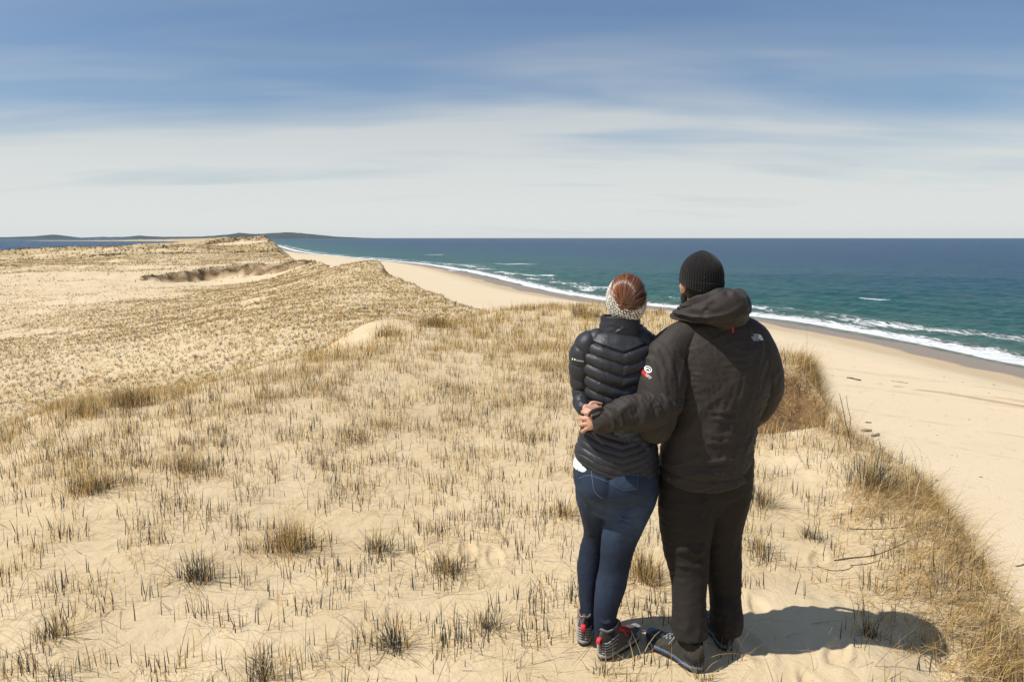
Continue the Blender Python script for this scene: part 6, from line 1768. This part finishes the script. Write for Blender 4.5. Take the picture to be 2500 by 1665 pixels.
def stem(label, pts, r, mat=None, rise=None, name='dry_stem'):
    """a thin dead stem through measured points; rise lifts points over the ground"""
    P_ = []
    base = ground_hit(*pts[0])
    for i, p in enumerate(pts):
        if rise and rise[i] > 0:
            P_.append(at(p[0] * 1.062, p[1] * 1.062, base[1] + 0.02 * i))
        else:
            P_.append(ground_hit(*p) + [0, 0, r])
    K_ = np.array(P_); c = K_[0]
    T_ = tube(K_ - c, r, 7, 10 * len(K_), r_end=r * 0.5)
    ob = grid_obj(name, [T_], mat or M_twig, None, np.zeros(3)); ob.location = tuple(c)
    tag(ob, label, 'dry stem', 'loose dry stems around the cliff edge')
stem('dark stem lying on the sand, upper one right of the man\'s knees', [(1955, 1216), (1990, 1217), (2040, 1216), (2085, 1210)], 0.0035)
stem('long bowed stem on the sand, running from mid sand up to the cliff grass', [(1918, 1289), (1960, 1283), (2010, 1277), (2050, 1262), (2090, 1243)], 0.004)
stem('short forked stem standing off the sand above the long bowed one', [(2055, 1262), (2058, 1245), (2052, 1225)], 0.0035)
stem('thin curved stem on the sand just below the long bowed one', [(1878, 1302), (1910, 1312), (1945, 1310), (1960, 1302)], 0.003)
stem('short stem lying left of the shadow tip', [(1955, 1300), (1990, 1297), (2025, 1288)], 0.003)
stem('bent stem looping out over the beach, left strand', [(2122, 1100), (2120, 1060), (2112, 1030), (2090, 1005)], 0.0035, rise=[0, 1, 1, 1])
stem('bent stem looping out over the beach, right strand', [(2132, 1102), (2140, 1080), (2132, 1050), (2108, 1028), (2088, 1018)], 0.0028, rise=[0, 1, 1, 1, 1])
stem('tall dark seed stalk leaning over the cliff edge', [(1956, 1020), (1945, 975), (1938, 940), (1930, 905)], 0.0045, rise=[0, 1, 1, 1])
stem('second seed stalk, curving right of the tall dark one', [(1950, 1000), (1955, 965), (1948, 930), (1946, 910)], 0.0035, rise=[0, 1, 1, 1])
stem('pale stalk rising thinly from the mound beside the man\'s arm', [(1860, 890), (1855, 860), (1845, 830)], 0.0025, M_pale, rise=[0, 1, 1])
stem('long straw lying across the man\'s left shoe', [(1520, 1478), (1560, 1500), (1600, 1525), (1640, 1556)], 0.0022, M_pale, rise=[1, 1, 1, 0])

# scattered small debris on the beach: one mass
def debris():
    Vs, Fs = [], []; o = 0; cs_ = []
    n = 900
    xb = rng.uniform(5, 42, n); yb = rng.uniform(6, 75, n)
    h, d, dd, de, so, be = terrain(xb, yb, True)
    cl_ = sstep(0.0, 0.45, fbm(xb / 3.0, yb / 3.0, 700, 2))
    ok = (be > 0.5) & (d > 14) & (rng.uniform(0, 1, n) < 0.15 + 0.85 * cl_)
    xb, yb, h = xb[ok], yb[ok], h[ok]
    for x, y, z in zip(xb, yb, h):
        s_ = rng.uniform(0.012, 0.05) * (1 + 0.6 * (rng.uniform() < 0.08)); e = ellipsoid((0, 0, 0), (s_ * rng.uniform(0.6, 2.6), s_ * rng.uniform(0.5, 1), s_ * 0.5), 5, 7, (0, 0, rng.uniform(0, 3)))
        e = e + rng.normal(0, s_ * 0.08, e.shape) + [x, y, z + s_ * 0.1]
        Vs.append(e.reshape(-1, 3)); Fs.append(gfaces(5, 7, o)); o += 35
        cs_.append(np.tile(pick(1, [DARK, BROWN, STRAW], [4, 3, 0.6]), (35, 1)))
    ob = make_mesh('beach_debris', np.vstack(Vs), np.vstack(Fs), gr_mat, col=np.vstack(cs_), smooth=True)
    tag(ob, 'small dark bits of seaweed and wood strewn over the beach', 'debris', kind='stuff')
debris()
